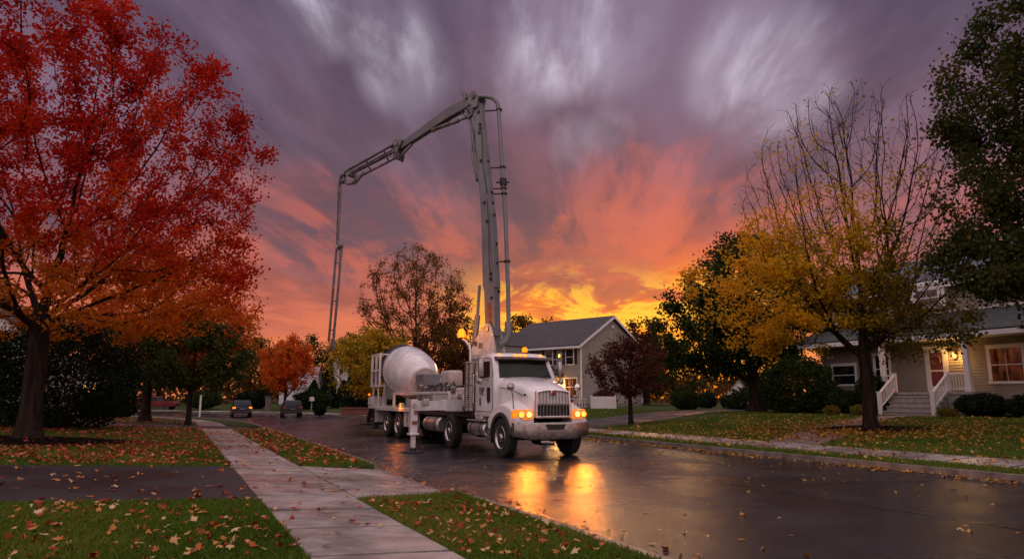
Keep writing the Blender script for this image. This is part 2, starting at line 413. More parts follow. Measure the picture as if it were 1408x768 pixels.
# ------------------------------------------------------------------ leaves and trees
LEAF5 = np.array([(0, -.5), (.16, -.22), (.48, -.30), (.36, -.02), (.50, .22), (.20, .20), (0, .55), (-.20, .20), (-.50, .22), (-.36, -.02), (-.48, -.30), (-.16, -.22)])
LEAF4 = np.array([(0, -.5), (.36, 0), (0, .5), (-.36, 0)])
LEAF6 = np.array([(0, -.5), (.30, -.22), (.44, .12), (0, .55), (-.44, .12), (-.30, -.22)])
LEAF_R = np.array([(0, -.5), (.24, -.32), (.31, 0), (.2, .32), (0, .5), (-.2, .32), (-.31, 0), (-.24, -.32)])
def leaves(name, P, size, tint, tmpl, m, parent=None, flat=0.0, curl=.25, jit=0.0):
    n = len(P); k = len(tmpl)
    nz = RNG.normal(size=(n, 3)); nz[:, 2] = nz[:, 2] + flat*np.sign(RNG.random(n) - .15)
    nz /= np.linalg.norm(nz, axis=1)[:, None]
    a = RNG.normal(size=(n, 3)); a -= nz*(a*nz).sum(1)[:, None]; a /= np.linalg.norm(a, axis=1)[:, None]
    b = np.cross(nz, a); s = (size if hasattr(size, '__len__') else np.full(n, size))*RNG.uniform(.7, 1.3, n)
    c = curl*RNG.uniform(-.6, 1.4, n)
    r2 = (tmpl**2).sum(1)[None] + (RNG.normal(size=(n, k))*.25 if jit else 0)
    g = 1 + RNG.uniform(-jit, jit, (n, k)) if jit else np.ones((n, k)); asp = 1 + RNG.uniform(-jit, jit*.4, (n, 1))
    V = P[:, None, :] + s[:, None, None]*((tmpl[None, :, 0]*g*asp)[:, :, None]*a[:, None, :] + (tmpl[None, :, 1]*g)[:, :, None]*b[:, None, :] + (c[:, None]*r2)[:, :, None]*nz[:, None, :])
    F = np.arange(n*k).reshape(n, k)
    return np_mesh(name, V.reshape(-1, 3), F, m, parent, np.repeat(np.clip(tint, 0, 1), k))

def grow(att, base, fork, step=.35, di=6.0, dk=.55, inertia=.7, upb=.12, it=90, seed=0, lean=(0, 0)):
    rg = np.random.default_rng(seed)
    base = np.array(base, float)
    nf = max(2, int(fork/step))
    P = [base + np.array([lean[0]*(i/nf)**1.5, lean[1]*(i/nf)**1.5, fork*i/nf]) for i in range(nf + 1)]
    PA = [-1] + list(range(nf)); D = [np.array([0, 0, 1.])]*(nf + 1); NC = [1]*nf + [0]
    P, PA, D, NC = list(P), list(PA), list(D), list(NC)
    A = att.copy(); Q = np.array(P)[nf-1:]
    dm = np.linalg.norm(A[:, None] - Q[None], axis=2); ni = dm.argmin(1) + nf - 1; nd = dm.min(1); alive = np.ones(len(A), bool)
    for _ in range(it):
        act = alive & (nd < di)
        if not act.any(): break
        idx = ni[act]; v = A[act] - np.array(P)[idx]; v /= np.linalg.norm(v, axis=1)[:, None] + 1e-9
        un, inv = np.unique(idx, return_inverse=True)
        sm = np.zeros((len(un), 3)); np.add.at(sm, inv, v); cnt = np.bincount(inv)[:, None]
        new = []
        for j, i in enumerate(un):
            if NC[i] >= 3: continue
            dr = sm[j]/cnt[j] + D[i]*inertia + np.array([0, 0, upb]) + rg.normal(size=3)*.12
            dr /= np.linalg.norm(dr) + 1e-9
            P.append(P[i] + dr*step*rg.uniform(.8, 1.2)); PA.append(i); D.append(dr); NC.append(0); NC[i] += 1; new.append(len(P) - 1)
        if not new: break
        Q = np.array([P[i] for i in new]); dm = np.linalg.norm(A[:, None] - Q[None], axis=2)
        b = dm.min(1); am = np.array(new)[dm.argmin(1)]; cl = b < nd; nd[cl] = b[cl]; ni[cl] = am[cl]
        alive &= nd > dk
    return np.array(P), np.array(PA)

def prune(P, PA, zmin, lim=.12):
    """drop thin shoots that have turned down"""
    keep = np.ones(len(P), bool)
    for i in range(1, len(P)):
        d = P[i] - P[PA[i]]; d = d/(np.linalg.norm(d) + 1e-9)
        if not keep[PA[i]] or (P[i, 2] > zmin and d[2] < lim): keep[i] = False
    new = np.cumsum(keep) - 1
    return P[keep], np.where(PA[keep] >= 0, new[PA[keep]], -1)
def radii(P, PA, rt, tip, ex=2.3):
    n = len(P); acc = np.zeros(n)
    for i in range(n - 1, 0, -1):
        if acc[i] == 0: acc[i] = 1
        acc[PA[i]] += acc[i]
    r = acc**(1/ex); r0 = max(r[0], 1.01)
    g = math.log(rt/tip)/math.log(r0)
    return tip*r**g
def limb_mesh(name, P, PA, r, m, parent, flare=.7, base_z=0.0):
    Vs, Fs, off = [], [], 0
    idx = np.arange(1, len(P)); pa = PA[idx]
    big = {}
    for i in idx:
        if pa[i-1] not in big or r[i] > r[big[pa[i-1]]]: big[pa[i-1]] = i
    rr = r*(1 + flare*np.exp(-(P[:, 2] - base_z)/.35))
    for lo, hi, k in ((.0, .03, 3), (.03, .10, 5), (.10, 9, 12)):
        sel = idx[(r[idx] >= lo) & (r[idx] < hi)]
        if len(sel) == 0: continue
        p1 = P[sel]; p0 = P[PA[sel]]; t = p1 - p0; L = np.linalg.norm(t, axis=1)[:, None] + 1e-9; t /= L
        p1 = p1 + t*rr[sel][:, None]*.25
        ref = np.where(np.abs(t[:, 2:3]) > .8, np.array([[1., 0, 0]]), np.array([[0, 0, 1.]]))
        a = np.cross(t, ref); a /= np.linalg.norm(a, axis=1)[:, None]; b = np.cross(t, a)
        main = np.array([big[PA[i]] == i for i in sel])
        r0 = np.where(main, np.minimum(rr[PA[sel]], rr[sel]*1.8), np.minimum(rr[sel]*1.25, rr[PA[sel]])); r1 = rr[sel]
        an = np.arange(k)*2*np.pi/k; cs, sn = np.cos(an), np.sin(an)
        ring = a[:, None]*cs[None, :, None] + b[:, None]*sn[None, :, None]
        V = np.concatenate([p0[:, None] + ring*r0[:, None, None], p1[:, None] + ring*r1[:, None, None]], 1).reshape(-1, 3)
        n = len(sel); base = np.arange(n)[:, None]*2*k
        for q in range(k):
            Fs.append(np.concatenate([base + q, base + (q+1) % k, base + k + (q+1) % k, base + k + q], 1) + off)
        Vs.append(V); off += len(V)
    V = np.concatenate(Vs); F = np.concatenate(Fs)
    o = np_mesh(name, V, F, m, parent); o.data.polygons.foreach_set('use_smooth', [True]*len(F)); return o
def ell_points(n, c, rad, hollow=.35, seed=0, zmin=None):
    rg = np.random.default_rng(seed); v = rg.normal(size=(n, 3)); v /= np.linalg.norm(v, axis=1)[:, None]
    u = (hollow**3 + (1 - hollow**3)*rg.random(n))**(1/3)
    p = np.array(c) + v*u[:, None]*np.array(rad)
    return p if zmin is None else p[p[:, 2] > zmin]
def clump(P, sc, seed):
    return np.array([mnoise.noise(Vector((p[0]*sc + seed*3.1, p[1]*sc, p[2]*sc + seed))) for p in P])
def make_tree(name, label, cat, loc, att, fork, rt, nleaf, lsize, lmat, bark, tmpl=LEAF4, spread=.28, twig=.05, tip=.010, tintf=None, keep=None, gap=.15, step=.35, di=7, dk=.6, inertia=.7, upb=.12, seed=1, group=None, lean=(0, 0), flat=.5, gscale=.7, flare=.7, it=90, cut=None):
    """att: attraction points relative to the base"""
    root = thing(name, label, cat, loc, 0, group)
    P, PA = grow(att, (0, 0, -.15), fork, step, di, dk, inertia, upb, it, seed, lean)
    if cut: P, PA = prune(P, PA, cut)
    r = radii(P, PA, rt, tip)
    limb_mesh('trunk', P, PA, r, bark, root, flare)
    tw = np.where((r < twig) & (PA >= 0))[0]
    if nleaf and len(tw):
        rg = np.random.default_rng(seed + 50)
        cl = clump(P[tw], gscale, seed)
        w = np.clip(cl + .55 - gap, .02, 1)
        if keep is not None: w = w*keep(P[tw])
        w /= w.sum()
        s = rg.choice(tw, nleaf, p=w); f = rg.random((nleaf, 1))
        L = P[PA[s]]*(1 - f) + P[s]*f + rg.normal(size=(nleaf, 3))*spread*np.array([1, 1, .7])
        t = .5 + .42*clump(L, .55, seed + 9) + rg.normal(size=nleaf)*.16
        if tintf is not None: t = tintf(L, t)
        leaves('crown', L, lsize, t, tmpl, lmat, root, flat)
    return root
# ------------------------------------------------------------------ the ground: a street that bends left, kerbs, walks, lawns rising to the houses
R0, S0, CX = 60., 43., 9.93
TL, TR = -5.50, 5.37                      # road edges, across
def to_st(x, y):
    if y <= S0: return y, x - CX
    dx, dy = x - (CX - R0), y - S0
    return S0 + math.atan2(dy, dx)*R0, math.hypot(dx, dy) - R0
def to_xy(s, t):
    if s <= S0: return CX + t, s
    a = (s - S0)/R0
    return CX - R0 + (R0 + t)*math.cos(a), S0 + (R0 + t)*math.sin(a)
def Hst(s, t):
    if t <= TL: return .13 + min(.5, max(0, (-7.3 - t))*.05)
    if t >= TR: return .13 + .07*min(1, max(0, (t - 6.6)/1.4)) + .52*max(0, min(1, (t - 8.1)/13.))
    return 0.
def Hxy(x, y): return Hst(*to_st(x, y))
def frange(a, b, d):
    n = max(1, round((b - a)/d)); return [a + (b - a)*i/n for i in range(n + 1)]
def patch(mb, ss, ts, zf):
    g = [[mb.bm.verts.new((*to_xy(s, t), zf(s, t))) for t in ts] for s in ss]
    for a, b in zip(g, g[1:]):
        for i in range(len(ts) - 1): mb.bm.faces.new((a[i], a[i+1], b[i+1], b[i]))
    return mb
S_END = 135.
b = MB(); b.face([(1500*math.cos(a), 1500*math.sin(a), -.08) for a in np.arange(48)*math.pi/24]); struct(b.build('ground', M['far_ground']))
b = patch(MB(), frange(-8, S0, 3) + frange(S0, S_END, 1.5)[1:], [TL, -3, 0, 3, TR], lambda s, t: 0.0); struct(b.build('road', M['asphalt']))
# lawns
b = MB()
for s0, s1 in ((-6, 10.8), (16.1, 36.7), (40.2, S_END)): patch(b, [s0 - .02] + frange(s0, s1, 1.5) + [s1 + .02], [-7.31, -6.4, TL - .15], lambda s, t: .135 if s0 <= s <= s1 else -.03)
patch(b, frange(-6, S_END, 1.5), [-48, -38, -28, -20, -17.3, -14, -11, -8.71], Hst)
struct(b.build('lawn', M['lawn']))
b = MB()
patch(b, frange(-6, S_END, 1.5), [TR + .15, 6.0, 6.65], lambda s, t: .135)
patch(b, frange(-6, S_END, 1.5), [8.1, 11, 14, 17, 19, 21.1, 30, 45, 80], Hst)
struct(b.build('lawn', M['lawn']))
# kerbs
def kerb(s0, s1, t0, t1, z):
    mb = MB(); ss = frange(s0, s1, 2.0 if s0 < S0 else 1.5)
    for a, c in zip(ss, ss[1:]):
        g = .006
        A = [(*to_xy(a + g, t), zz) for t, zz in ((t0, -.02), (t1, -.02), (t1, z), (t0, z))]
        B_ = [(*to_xy(c - g, t), zz) for t, zz in ((t0, -.02), (t1, -.02), (t1, z), (t0, z))]
        mb.hull8(A, B_)
    struct(mb.build('kerb', M['kerb']))
for s0, s1, z in ((-6, 10.4, .14), (10.4, 16.5, .025), (16.5, 36.5, .14), (36.5, 40.4, .025), (40.4, S_END, .14)): kerb(s0, s1, TL - .15, TL, z)
for s0, s1, z in ((-6, 27.6, .145), (27.6, 33.5, .025), (33.5, 48, .145), (48, 53, .025), (53, S_END, .145)): kerb(s0, s1, TR, TR + .15, z)
# sidewalks, cast in slabs
def walk(s0, s1, t0, t1, pitch, m, name='sidewalk', zf=Hst):
    mb = MB(); ss = frange(s0, s1, pitch); rr = random.Random(3)
    for a, c in zip(ss, ss[1:]):
        g = .026; q = [rr.uniform(-.007, .007) for _ in range(4)]
        top = [(*to_xy(x, t), zf(x, t) + .022 + q[i]) for i, (x, t) in enumerate(((a + g, t0), (a + g, t1), (c - g, t1), (c - g, t0)))]
        mb.hull8(top, [(p[0], p[1], p[2] - .12) for p in top])
    bm = mb.bm; bmesh.ops.bevel(bm, geom=[e for e in bm.edges if all(v.co.z > .1 for v in e.verts) and e.calc_length() > .3], offset=.006, segments=1, affect='EDGES')
    mb.slot(0)
    for a in ss[1:-1]:
        for e0, e1 in zip(frange(t0, t1, .35), frange(t0, t1, .35)[1:]):
            mb.face([(*to_xy(a + da, t), zf(a, t) + .031) for da, t in ((-.014, e0), (.014, e0), (.014, e1), (-.014, e1))])
    mb.slot(1)
    struct(mb.build(name, [m, M['joint']]))
M['joint'] = mat('dirty_joint', (.02, .017, .015), .8)
walk(-5.2, 36.7, -8.71, -7.31, 1.52, M['concrete'])
walk(40.2, S_END, -8.71, -7.31, 1.52, M['concrete'])
walk(-6, S_END, 6.65, 8.1, 1.52, M['concrete'])
# bed under the walks so the joints are dark
b = MB()
patch(b, frange(-6, S_END, 1.5), [-8.71, -7.31], lambda s, t: Hst(s, t) - .03)
patch(b, frange(-6, S_END, 1.5), [6.65, 8.1], lambda s, t: Hst(s, t) - .03)
struct(b.build('ground', M['soil']))
# driveways
b = patch(MB(), frange(10.8, 16.1, .9), [-40, -28, -20, -17.3, -14, -11, -8.72], lambda s, t: Hst(s, t) + .02); struct(b.build('driveway', M['drive_asphalt']))
def ap(s, t):
    q = (t - TL)/(-7.30 - TL); return .012 + .145*max(0, min(1, q))
walk(10.8, 16.1, -7.30, TL - .16, 2.66, M['concrete'], 'driveway_apron', lambda s, t: ap(s, t) - .01)
b = patch(MB(), frange(36.8, 40.1, .9), [-40, -28, -20, -17.3, -14, -11, -8.71, -7.31, -6.4, TL - .16], lambda s, t: (Hst(s, t) + .024) if t < -7.2 else ap(s, t) + .01); struct(b.build('driveway', M['drive_asphalt']))
KEEP_OFF = []                              # (points, half widths) where no grass grows
def off_paths(P, k=1.0):
    ok = np.ones(len(P), bool)
    for Q, hw in KEEP_OFF:
        for i in range(0, len(P), 20000):
            d = np.linalg.norm(P[i:i+20000, None] - Q[None], axis=2) - hw[None]*k; ok[i:i+20000] &= (d > 0).all(1)
    return ok
def ribbon(pts, w, m, name, dz=.016, n=40):
    """a path laid on the lawn along a smooth line"""
    P = [Vector((*p, 0)) for p in pts]; out = []
    for i in range(n + 1):
        f = i/n*(len(P) - 1); k = min(int(f), len(P) - 2); u = f - k
        p0, p1, p2, p3 = P[max(k-1, 0)], P[k], P[k+1], P[min(k+2, len(P)-1)]
        out.append(.5*((2*p1) + (p2 - p0)*u + (2*p0 - 5*p1 + 4*p2 - p3)*u*u + (3*p1 - p0 - 3*p2 + p3)*u**3))
    mb = MB(); rows = []
    ww = w if hasattr(w, '__call__') else (lambda u: w)
    for i, p in enumerate(out):
        t = (out[min(i+1, n)] - out[max(i-1, 0)]).normalized(); s = Vector((t.y, -t.x, 0))
        hw = ww(i/n)/2
        rows.append([mb.bm.verts.new((q.x, q.y, Hxy(q.x, q.y) + dz)) for q in (p + s*hw*k for k in (-1, -.5, 0, .5, 1))])
    for a, c in zip(rows, rows[1:]):
        for i in range(4): mb.bm.faces.new((a[i], a[i+1], c[i+1], c[i]))
    KEEP_OFF.append((np.array([(p.x, p.y) for p in out]), np.array([ww(i/n)/2 for i in range(n + 1)])))
    o = struct(mb.build(name, m)); return o
ribbon([(18.0, 16.5), (20.4, 17.5), (23.4, 19.3), (27, 21.0), (31, 22.6), (34.6, 23.3)], lambda u: 2.0 - u*.7, M['paver'], 'garden_path')
ribbon([(15.5, 30.6), (18.2, 30.9), (22, 32.2), (28, 35.5), (40, 40), (56, 44)], lambda u: 5.2 - 1.5*u, M['drive_asphalt'], 'driveway', .02, 50)
MULCH = []
# mulch beds round the two big trees
def mulch(cx, cy, rx, ry, seed):
    MULCH.append((np.array([(cx, cy)]), np.array([(rx + ry)/2*.97])))
    mb = MB(); rr = random.Random(seed); c = mb.bm.verts.new((cx, cy, Hxy(cx, cy) + .10)); rows = []
    for q, dz in ((.6, .085), (1.0, .012)):
        rows.append([])
        for i in range(40):
            a = i*math.pi/20; k = q*(1 + .10*mnoise.noise(Vector((math.cos(a)*1.5, math.sin(a)*1.5, seed))))
            x, y = cx + rx*k*math.cos(a), cy + ry*k*math.sin(a); rows[-1].append(mb.bm.verts.new((x, y, Hxy(x, y) + dz)))
    for i in range(40):
        j = (i + 1) % 40; mb.bm.faces.new((c, rows[0][i], rows[0][j])); mb.bm.faces.new((rows[0][i], rows[1][i], rows[1][j], rows[0][j]))
    tag(mb.build('mulch_bed', M['soil']), kind='structure')
mulch(24.3, 18.2, 1.9, 2.3, 1.0)
mulch(-3.6, 24.0, 3.2, 2.0, 2.0)
# planting beds in front of the right-hand house
b = MB()
for y0, y1 in ((12, 21.4), (24.9, 33)):
    for a, c in zip(frange(y0, y1, 1)[:-1], frange(y0, y1, 1)[1:]):
        b.hull8([(34.6, a, .5), (36.98, a, .5), (36.98, a, .80), (34.6, a, .735)], [(34.6, c, .5), (36.98, c, .5), (36.98, c, .80), (34.6, c, .735)])
struct(b.build('planting_bed', M['soil']))
KEEP_OFF += MULCH
# grass blades where the lawn is close enough to see them
def blades(n, reg, h, w, name, m):
    xs = [];
    P = reg(n); P = P[off_paths(P)]; n = len(P)
    a = RNG.uniform(0, 2*np.pi, n); hh = h*RNG.uniform(.5, 1.3, n); ww = w*RNG.uniform(.6, 1.3, n)
    ln = RNG.normal(size=(n, 2))*.45*hh[:, None]
    ux, uy = np.cos(a)*ww, np.sin(a)*ww
    Z = np.array([Hxy(x, y) for x, y in P])
    V = np.zeros((n, 4, 3)); V[:, 0] = np.stack([P[:, 0] - ux, P[:, 1] - uy, Z], 1); V[:, 1] = np.stack([P[:, 0] + ux, P[:, 1] + uy, Z], 1)
    mx, my = P[:, 0] + ln[:, 0]*.4, P[:, 1] + ln[:, 1]*.4
    V[:, 2] = np.stack([mx + ux*.6, my + uy*.6, Z + hh*.65], 1)
    V[:, 3] = np.stack([P[:, 0] + ln[:, 0], P[:, 1] + ln[:, 1], Z + hh], 1)
    base = np.arange(n)[:, None]*4
    F = np.concatenate([base + [0, 1, 2], base + [0, 2, 3]], 0)
    t = .5 + .5*np.array([mnoise.noise(Vector((x*.5, y*.5, 1))) for x, y in P]) + RNG.normal(size=n)*.2
    o = np_mesh(name, V.reshape(-1, 3), F, m, None, np.repeat(np.clip(t, 0, 1), 4)); tag(o, kind='stuff', label='short wet green grass of the lawns', cat='grass'); return o
M['grass'] = leaf_mat('grass_blades', [(0, (.045, .090, .009)), (.5, (.095, .165, .018)), (.8, (.17, .195, .03)), (1, (.24, .20, .05))], .25, .55)
def reg(*rects):
    ar = np.array([(x1 - x0)*(y1 - y0)*d for x0, x1, y0, y1, d in rects]); ar /= ar.sum()
    def f(n):
        k = RNG.choice(len(rects), n, p=ar); r = np.array([q[:4] for q in rects])[k]
        return np.stack([RNG.uniform(r[:, 0], r[:, 1]), RNG.uniform(r[:, 2], r[:, 3])], 1)
    return f
XK, XW0, XW1 = CX + TL - .16, CX - 8.71, CX - 7.31      # kerb back, walk edges
blades(120000, reg((-5.5, XW0, 6.5, 10.8, 1), (XW1, XK, 4.6, 10.8, 1.2)), .055, .006, 'grass', M['grass'])
blades(90000, reg((-9, XW0, 16.1, 26, 1), (XW1, XK, 16.1, 36.5, 1.4), (-12, XW0, 26, 36, .4)), .065, .009, 'grass', M['grass'])
blades(110000, reg((15.5, 16.55, 6, 27.5, 2.2), (18.05, 30, 8, 30, 1.0), (30, 36, 14, 36, .6), (18.05, 33, 36, 52, .35)), .075, .012, 'grass', M['grass'])
def scrawl(pts, w, seed):
    mb = MB(); rr = random.Random(seed); L = []
    for (x0, y0), (x1, y1) in zip(pts, pts[1:]):
        for i in range(14): f = i/14; L.append((x0 + (x1 - x0)*f + rr.uniform(-.05, .05), y0 + (y1 - y0)*f + rr.uniform(-.05, .05)))
    rows = []
    for i, (x, y) in enumerate(L):
        a, c = Vector(L[max(i-1, 0)]), Vector(L[min(i+1, len(L)-1)]); t = (c - a).normalized(); k = w*rr.uniform(.5, 1.3)
        rows.append([mb.bm.verts.new((x + t.y*k*q, y - t.x*k*q, .003)) for q in (-.5, .5)])
    for a, c in zip(rows, rows[1:]): mb.bm.faces.new((a[0], a[1], c[1], c[0]))
    struct(mb.build('road_seam', M['tar']))
M['tar'] = mat('tar_seam', (.012, .012, .013), .28, var=.3)
scrawl([(9.9, 3), (9.85, 9), (9.95, 14), (9.9, 24), (9.9, 42)], .045, 1)
scrawl([(4.6, 13.0), (6.5, 12.4), (8.3, 12.9), (9.9, 12.2)], .035, 2)
scrawl([(9.9, 9.5), (11.8, 9.9), (13.6, 9.2), (15.2, 9.6)], .035, 3)
tag(MB().lathe([(.33, 0), (.33, .008), (.27, .012), (.27, .008), (.10, .008), (.09, .013), (0.001, .013)], (5.69, 15.9, .002), (0, 0, 1), 32).build('manhole_cover', M['black']), 'round dark iron manhole cover in the wet road beside the apron', 'manhole cover')
# ------------------------------------------------------------------ the concrete truck with its mixer drum and placing boom
T = thing('concrete_truck', 'white concrete mixer truck with raised grey pump boom parked on the wet street', 'truck', (9.65, 18.12, 0))
def P_(name, mb, m, parent=T, label=None):
    o = mb.build(name, M[m], parent)
    if label: o['label'] = label
    return o
# frame rails and running gear
b = MB()
for x in (-.43, .43): b.span((x - .05, -.75, .72), (x + .05, 13.6, 1.02), .01)
for y in np.arange(.9, 13.4, 1.25): b.span((-.4, y, .78), (.4, y + .1, .98))
for y in (0, 4.15, 10.2, 11.85): b.cyl((-.95, y, .55), (.95, y, .55), .09); b.ball((0, y, .55), .24)
b.span((-.75, 2.6, .62), (.75, 9.2, .74)); b.span((-.85, 9.4, .95), (.85, 13.0, 1.1))
b.span((-.9, -.75, .5), (.9, -.55, .72), .02); b.span((-.35, -.6, .45), (.35, 1.8, .95), .05)
P_('chassis', b, 'black')
# wheels
def wheel(x, y, out, dual):
    s = out; w = .31; r = .55
    hub = MB()
    hub.lathe([(.13, 0), (.13, .06), (.10, .11), (.001, .115)], (x - s*.07, y, r), (s, 0, 0), 20)
    for k in range(10):
        a = k*math.pi/5; hub.cyl((x - s*.055, y + .17*math.cos(a), r + .17*math.sin(a)), (x - s*.01, y + .17*math.cos(a), r + .17*math.sin(a)), .017, 6)
    h = hub.build('wheel', M['dull_chrome'], T)
    ty = MB()
    for k in range(2 if dual else 1):
        o = x - s*(w/2 + k*.35)
        prof = [(.30, -.12), (.36, -.145), (.46, -.155), (.52, -.145), (.545, -.125), (.55, -.075), (.535, -.07), (.535, -.06), (.55, -.055), (.55, -.008), (.535, -.004), (.535, .004), (.55, .008), (.55, .055), (.535, .06), (.535, .07), (.55, .075), (.545, .125), (.52, .145), (.46, .155), (.36, .145), (.30, .12)]
        ty.lathe(prof, (o, y, r), (s, 0, 0), 48)
    ty.build('tyre', M['rubber'], h, ang=25)
    rm = MB(); d = -.10 if not dual else -.17
    rm.lathe([(.305, -.02), (.33, .005), (.325, .012), (.30, -.004), (.285, -.05), (.27, d - .02), (.20, d + .03), (.12, d + .05), (.001, d + .05)], (x, y, r), (s, 0, 0), 40, caps=False)
    rm.slot(0); hl = rm
    for k in range(10):
        a = (k + .5)*math.pi/5; c = Vector((x + s*(d + .012), y + .235*math.cos(a), r + .235*math.sin(a))); hl.cyl(c, c + Vector((s*.012, 0, 0)), .032, 10)
    hl.slot(1); rm.build('rim', [M['alu'], M['black']], h, ang=40)
for y, dual in ((0, False), (4.15, False), (10.2, True), (11.85, True)):
    for s in (-1, 1): wheel(s*1.20, y, s, dual)

# bonnet
b = MB(); secs = []
for y, st, zt, sb in ((.80, .97, 2.27, 1.02), (.55, .93, 2.255, 1.0), (.1, .87, 2.19, .94), (-.35, .78, 2.09, .86), (-.7, .69, 1.99, .74), (-.86, .64, 1.925, .68), (-.93, .60, 1.86, .64)):
    L = [(-sb, y, 1.12), (-st, y, zt - .34), (-st + .03, y, zt - .20), (-st + .10, y, zt - .09), (-st + .22, y, zt - .025), (-st*.45, y, zt + .015), (-.12, y, zt + .03)]
    secs.append(L + [(-p[0], p[1], p[2]) for p in L[::-1]])
b.loft(secs); bon = P_('bonnet', b, 'white_paint')
for s in (-1, 1):
    b = MB(); b.tube([(s*.985, .5, 1.96), (s*.90, -.1, 1.90), (s*.78, -.62, 1.72)], .012, 6)
    b.cyl((s*.74, -.70, 1.74), (s*.79, -.70, 1.745), .035, 12); P_('trim_line', b, 'black_plastic', bon)

# fenders
for s in (-1, 1):
    b = MB(); secs = []
    for y in np.linspace(-.95, .86, 30):
        za = .55 + math.sqrt(max(0, .64**2 - (y + .02)**2)) if abs(y + .02) < .62 else (.98 if y < 0 else .78)
        arch = 1.0 - max(0, abs(y + .02)/.95)**2.2
        zt = 1.10 + .37*arch if y < .1 else 1.10 + .37*max(0, 1 - ((y - .1)/.78)**1.8)
        zt = max(zt, za + .04); zi = zt + .17*(1 - .4*abs(y))
        xo = 1.2 - (.10*max(0, (-y - .55)/.4)**1.5)
        secs.append([(s*xo, y, za), (s*xo, y, zt - .09), (s*(xo - .03), y, zt - .02), (s*(xo - .12), y, zt + .03), (s*.86, y, zi), (s*.62, y, zi), (s*.62, y, za)])
    b.loft(secs); P_('fender', b, 'white_paint')
    b = MB(); secs = []
    for a in np.linspace(.05*math.pi, 1.0*math.pi, 24):
        c, q = math.cos(a), math.sin(a); o = lambda x, r_: (s*x, -.02 - r_*c, .55 + r_*q)
        secs.append([o(1.232, .60), o(1.232, .70), o(1.205, .71), o(.75, .66), o(.75, .60)])
    b.loft(secs); P_('wheel_arch', b, 'flare')
    mf = MB(); mf.span((s*.8, .66, .35), (s*1.2, .70, .8), .01); P_('mud_flap', mf, 'black_plastic')
# grille
b = MB()
b.span((-.56, -.99, 1.10), (.56, -.93, 1.16), .015); 
for s in (-1, 1): b.beam((s*.545, -.96, 1.12), (s*.525, -.945, 1.83), .05, .07, up=(0, 1, 0))
b.tube([(-.53, -.945, 1.82), (-.3, -.95, 1.865), (0, -.955, 1.885), (.3, -.95, 1.865), (.53, -.945, 1.82)], .038, 10)
gr = P_('grille', b, 'chrome')
b = MB(); b.hull8([(-.52, -.935, 1.14), (.52, -.935, 1.14), (.50, -.925, 1.84), (-.50, -.925, 1.84)], [(-.52, -.90, 1.14), (.52, -.90, 1.14), (.50, -.89, 1.84), (-.50, -.89, 1.84)]); P_('grille_mesh', b, 'black', gr)
b = MB()
for k in range(1, 10):
    x = -.53 + k*.106; b.beam((x, -.965, 1.15), (x*.97, -.955, 1.84 + .02*(1 - abs(x)*2)), .010, .03, up=(0, 1, 0))
b.span((-.50, -.962, 1.46), (.50, -.948, 1.475))
P_('grille_bar', b, 'dull_chrome', gr)
P_('badge', MB().lathe([(.075, 0), (.072, .018), (.05, .03), (.001, .034)], (0, -.985, 1.80), (0, -1, .05), 24), 'red_badge', gr)
b = MB(); b.lathe([(.085, 0), (.085, .016), (.074, .02), (.074, 0)], (0, -.98, 1.80), (0, -1, .05), 24); P_('badge_ring', b, 'chrome', gr)
# bumper
b = MB(); secs = []
for x in np.linspace(-1.2, 1.2, 25):
    y = -1.07 + .17*max(0, (abs(x) - .62)/.58)**1.6; lo = .52 + .09*max(0, (abs(x) - .7)/.5)
    secs.append([(x, y + .16, lo), (x, y + .02, lo), (x, y, lo + .03), (x, y - .012, .80), (x, y, .955), (x, y + .025, .98), (x, y + .16, .98)])
b.loft(secs); bp = P_('bumper', b, 'dull_chrome')
b = MB(); b.hull8([(-.30, -1.089, .93), (.34, -1.089, .93), (.26, -1.089, .78), (-.24, -1.089, .78)], [(-.30, -1.06, .93), (.34, -1.06, .93), (.26, -1.06, .78), (-.24, -1.06, .78)]); P_('recess_shade_panel', b, 'black', bp)  # flat black panel stands in for the dark of the bumper opening
for x in (-.5, .5): P_('bolt', MB().cyl((x, -1.075, .66), (x, -1.094, .66), .026, 10), 'rust', bp)
for x in (-.42, -.3, -.2, .12, .3, .42): P_('bolt', MB().cyl((x, -1.07, .585), (x, -1.092, .585), .016, 8), 'rust', bp)
P_('number_plate', MB().span((-.42, -1.02, .44), (-.16, -1.0, .485)), 'plate')
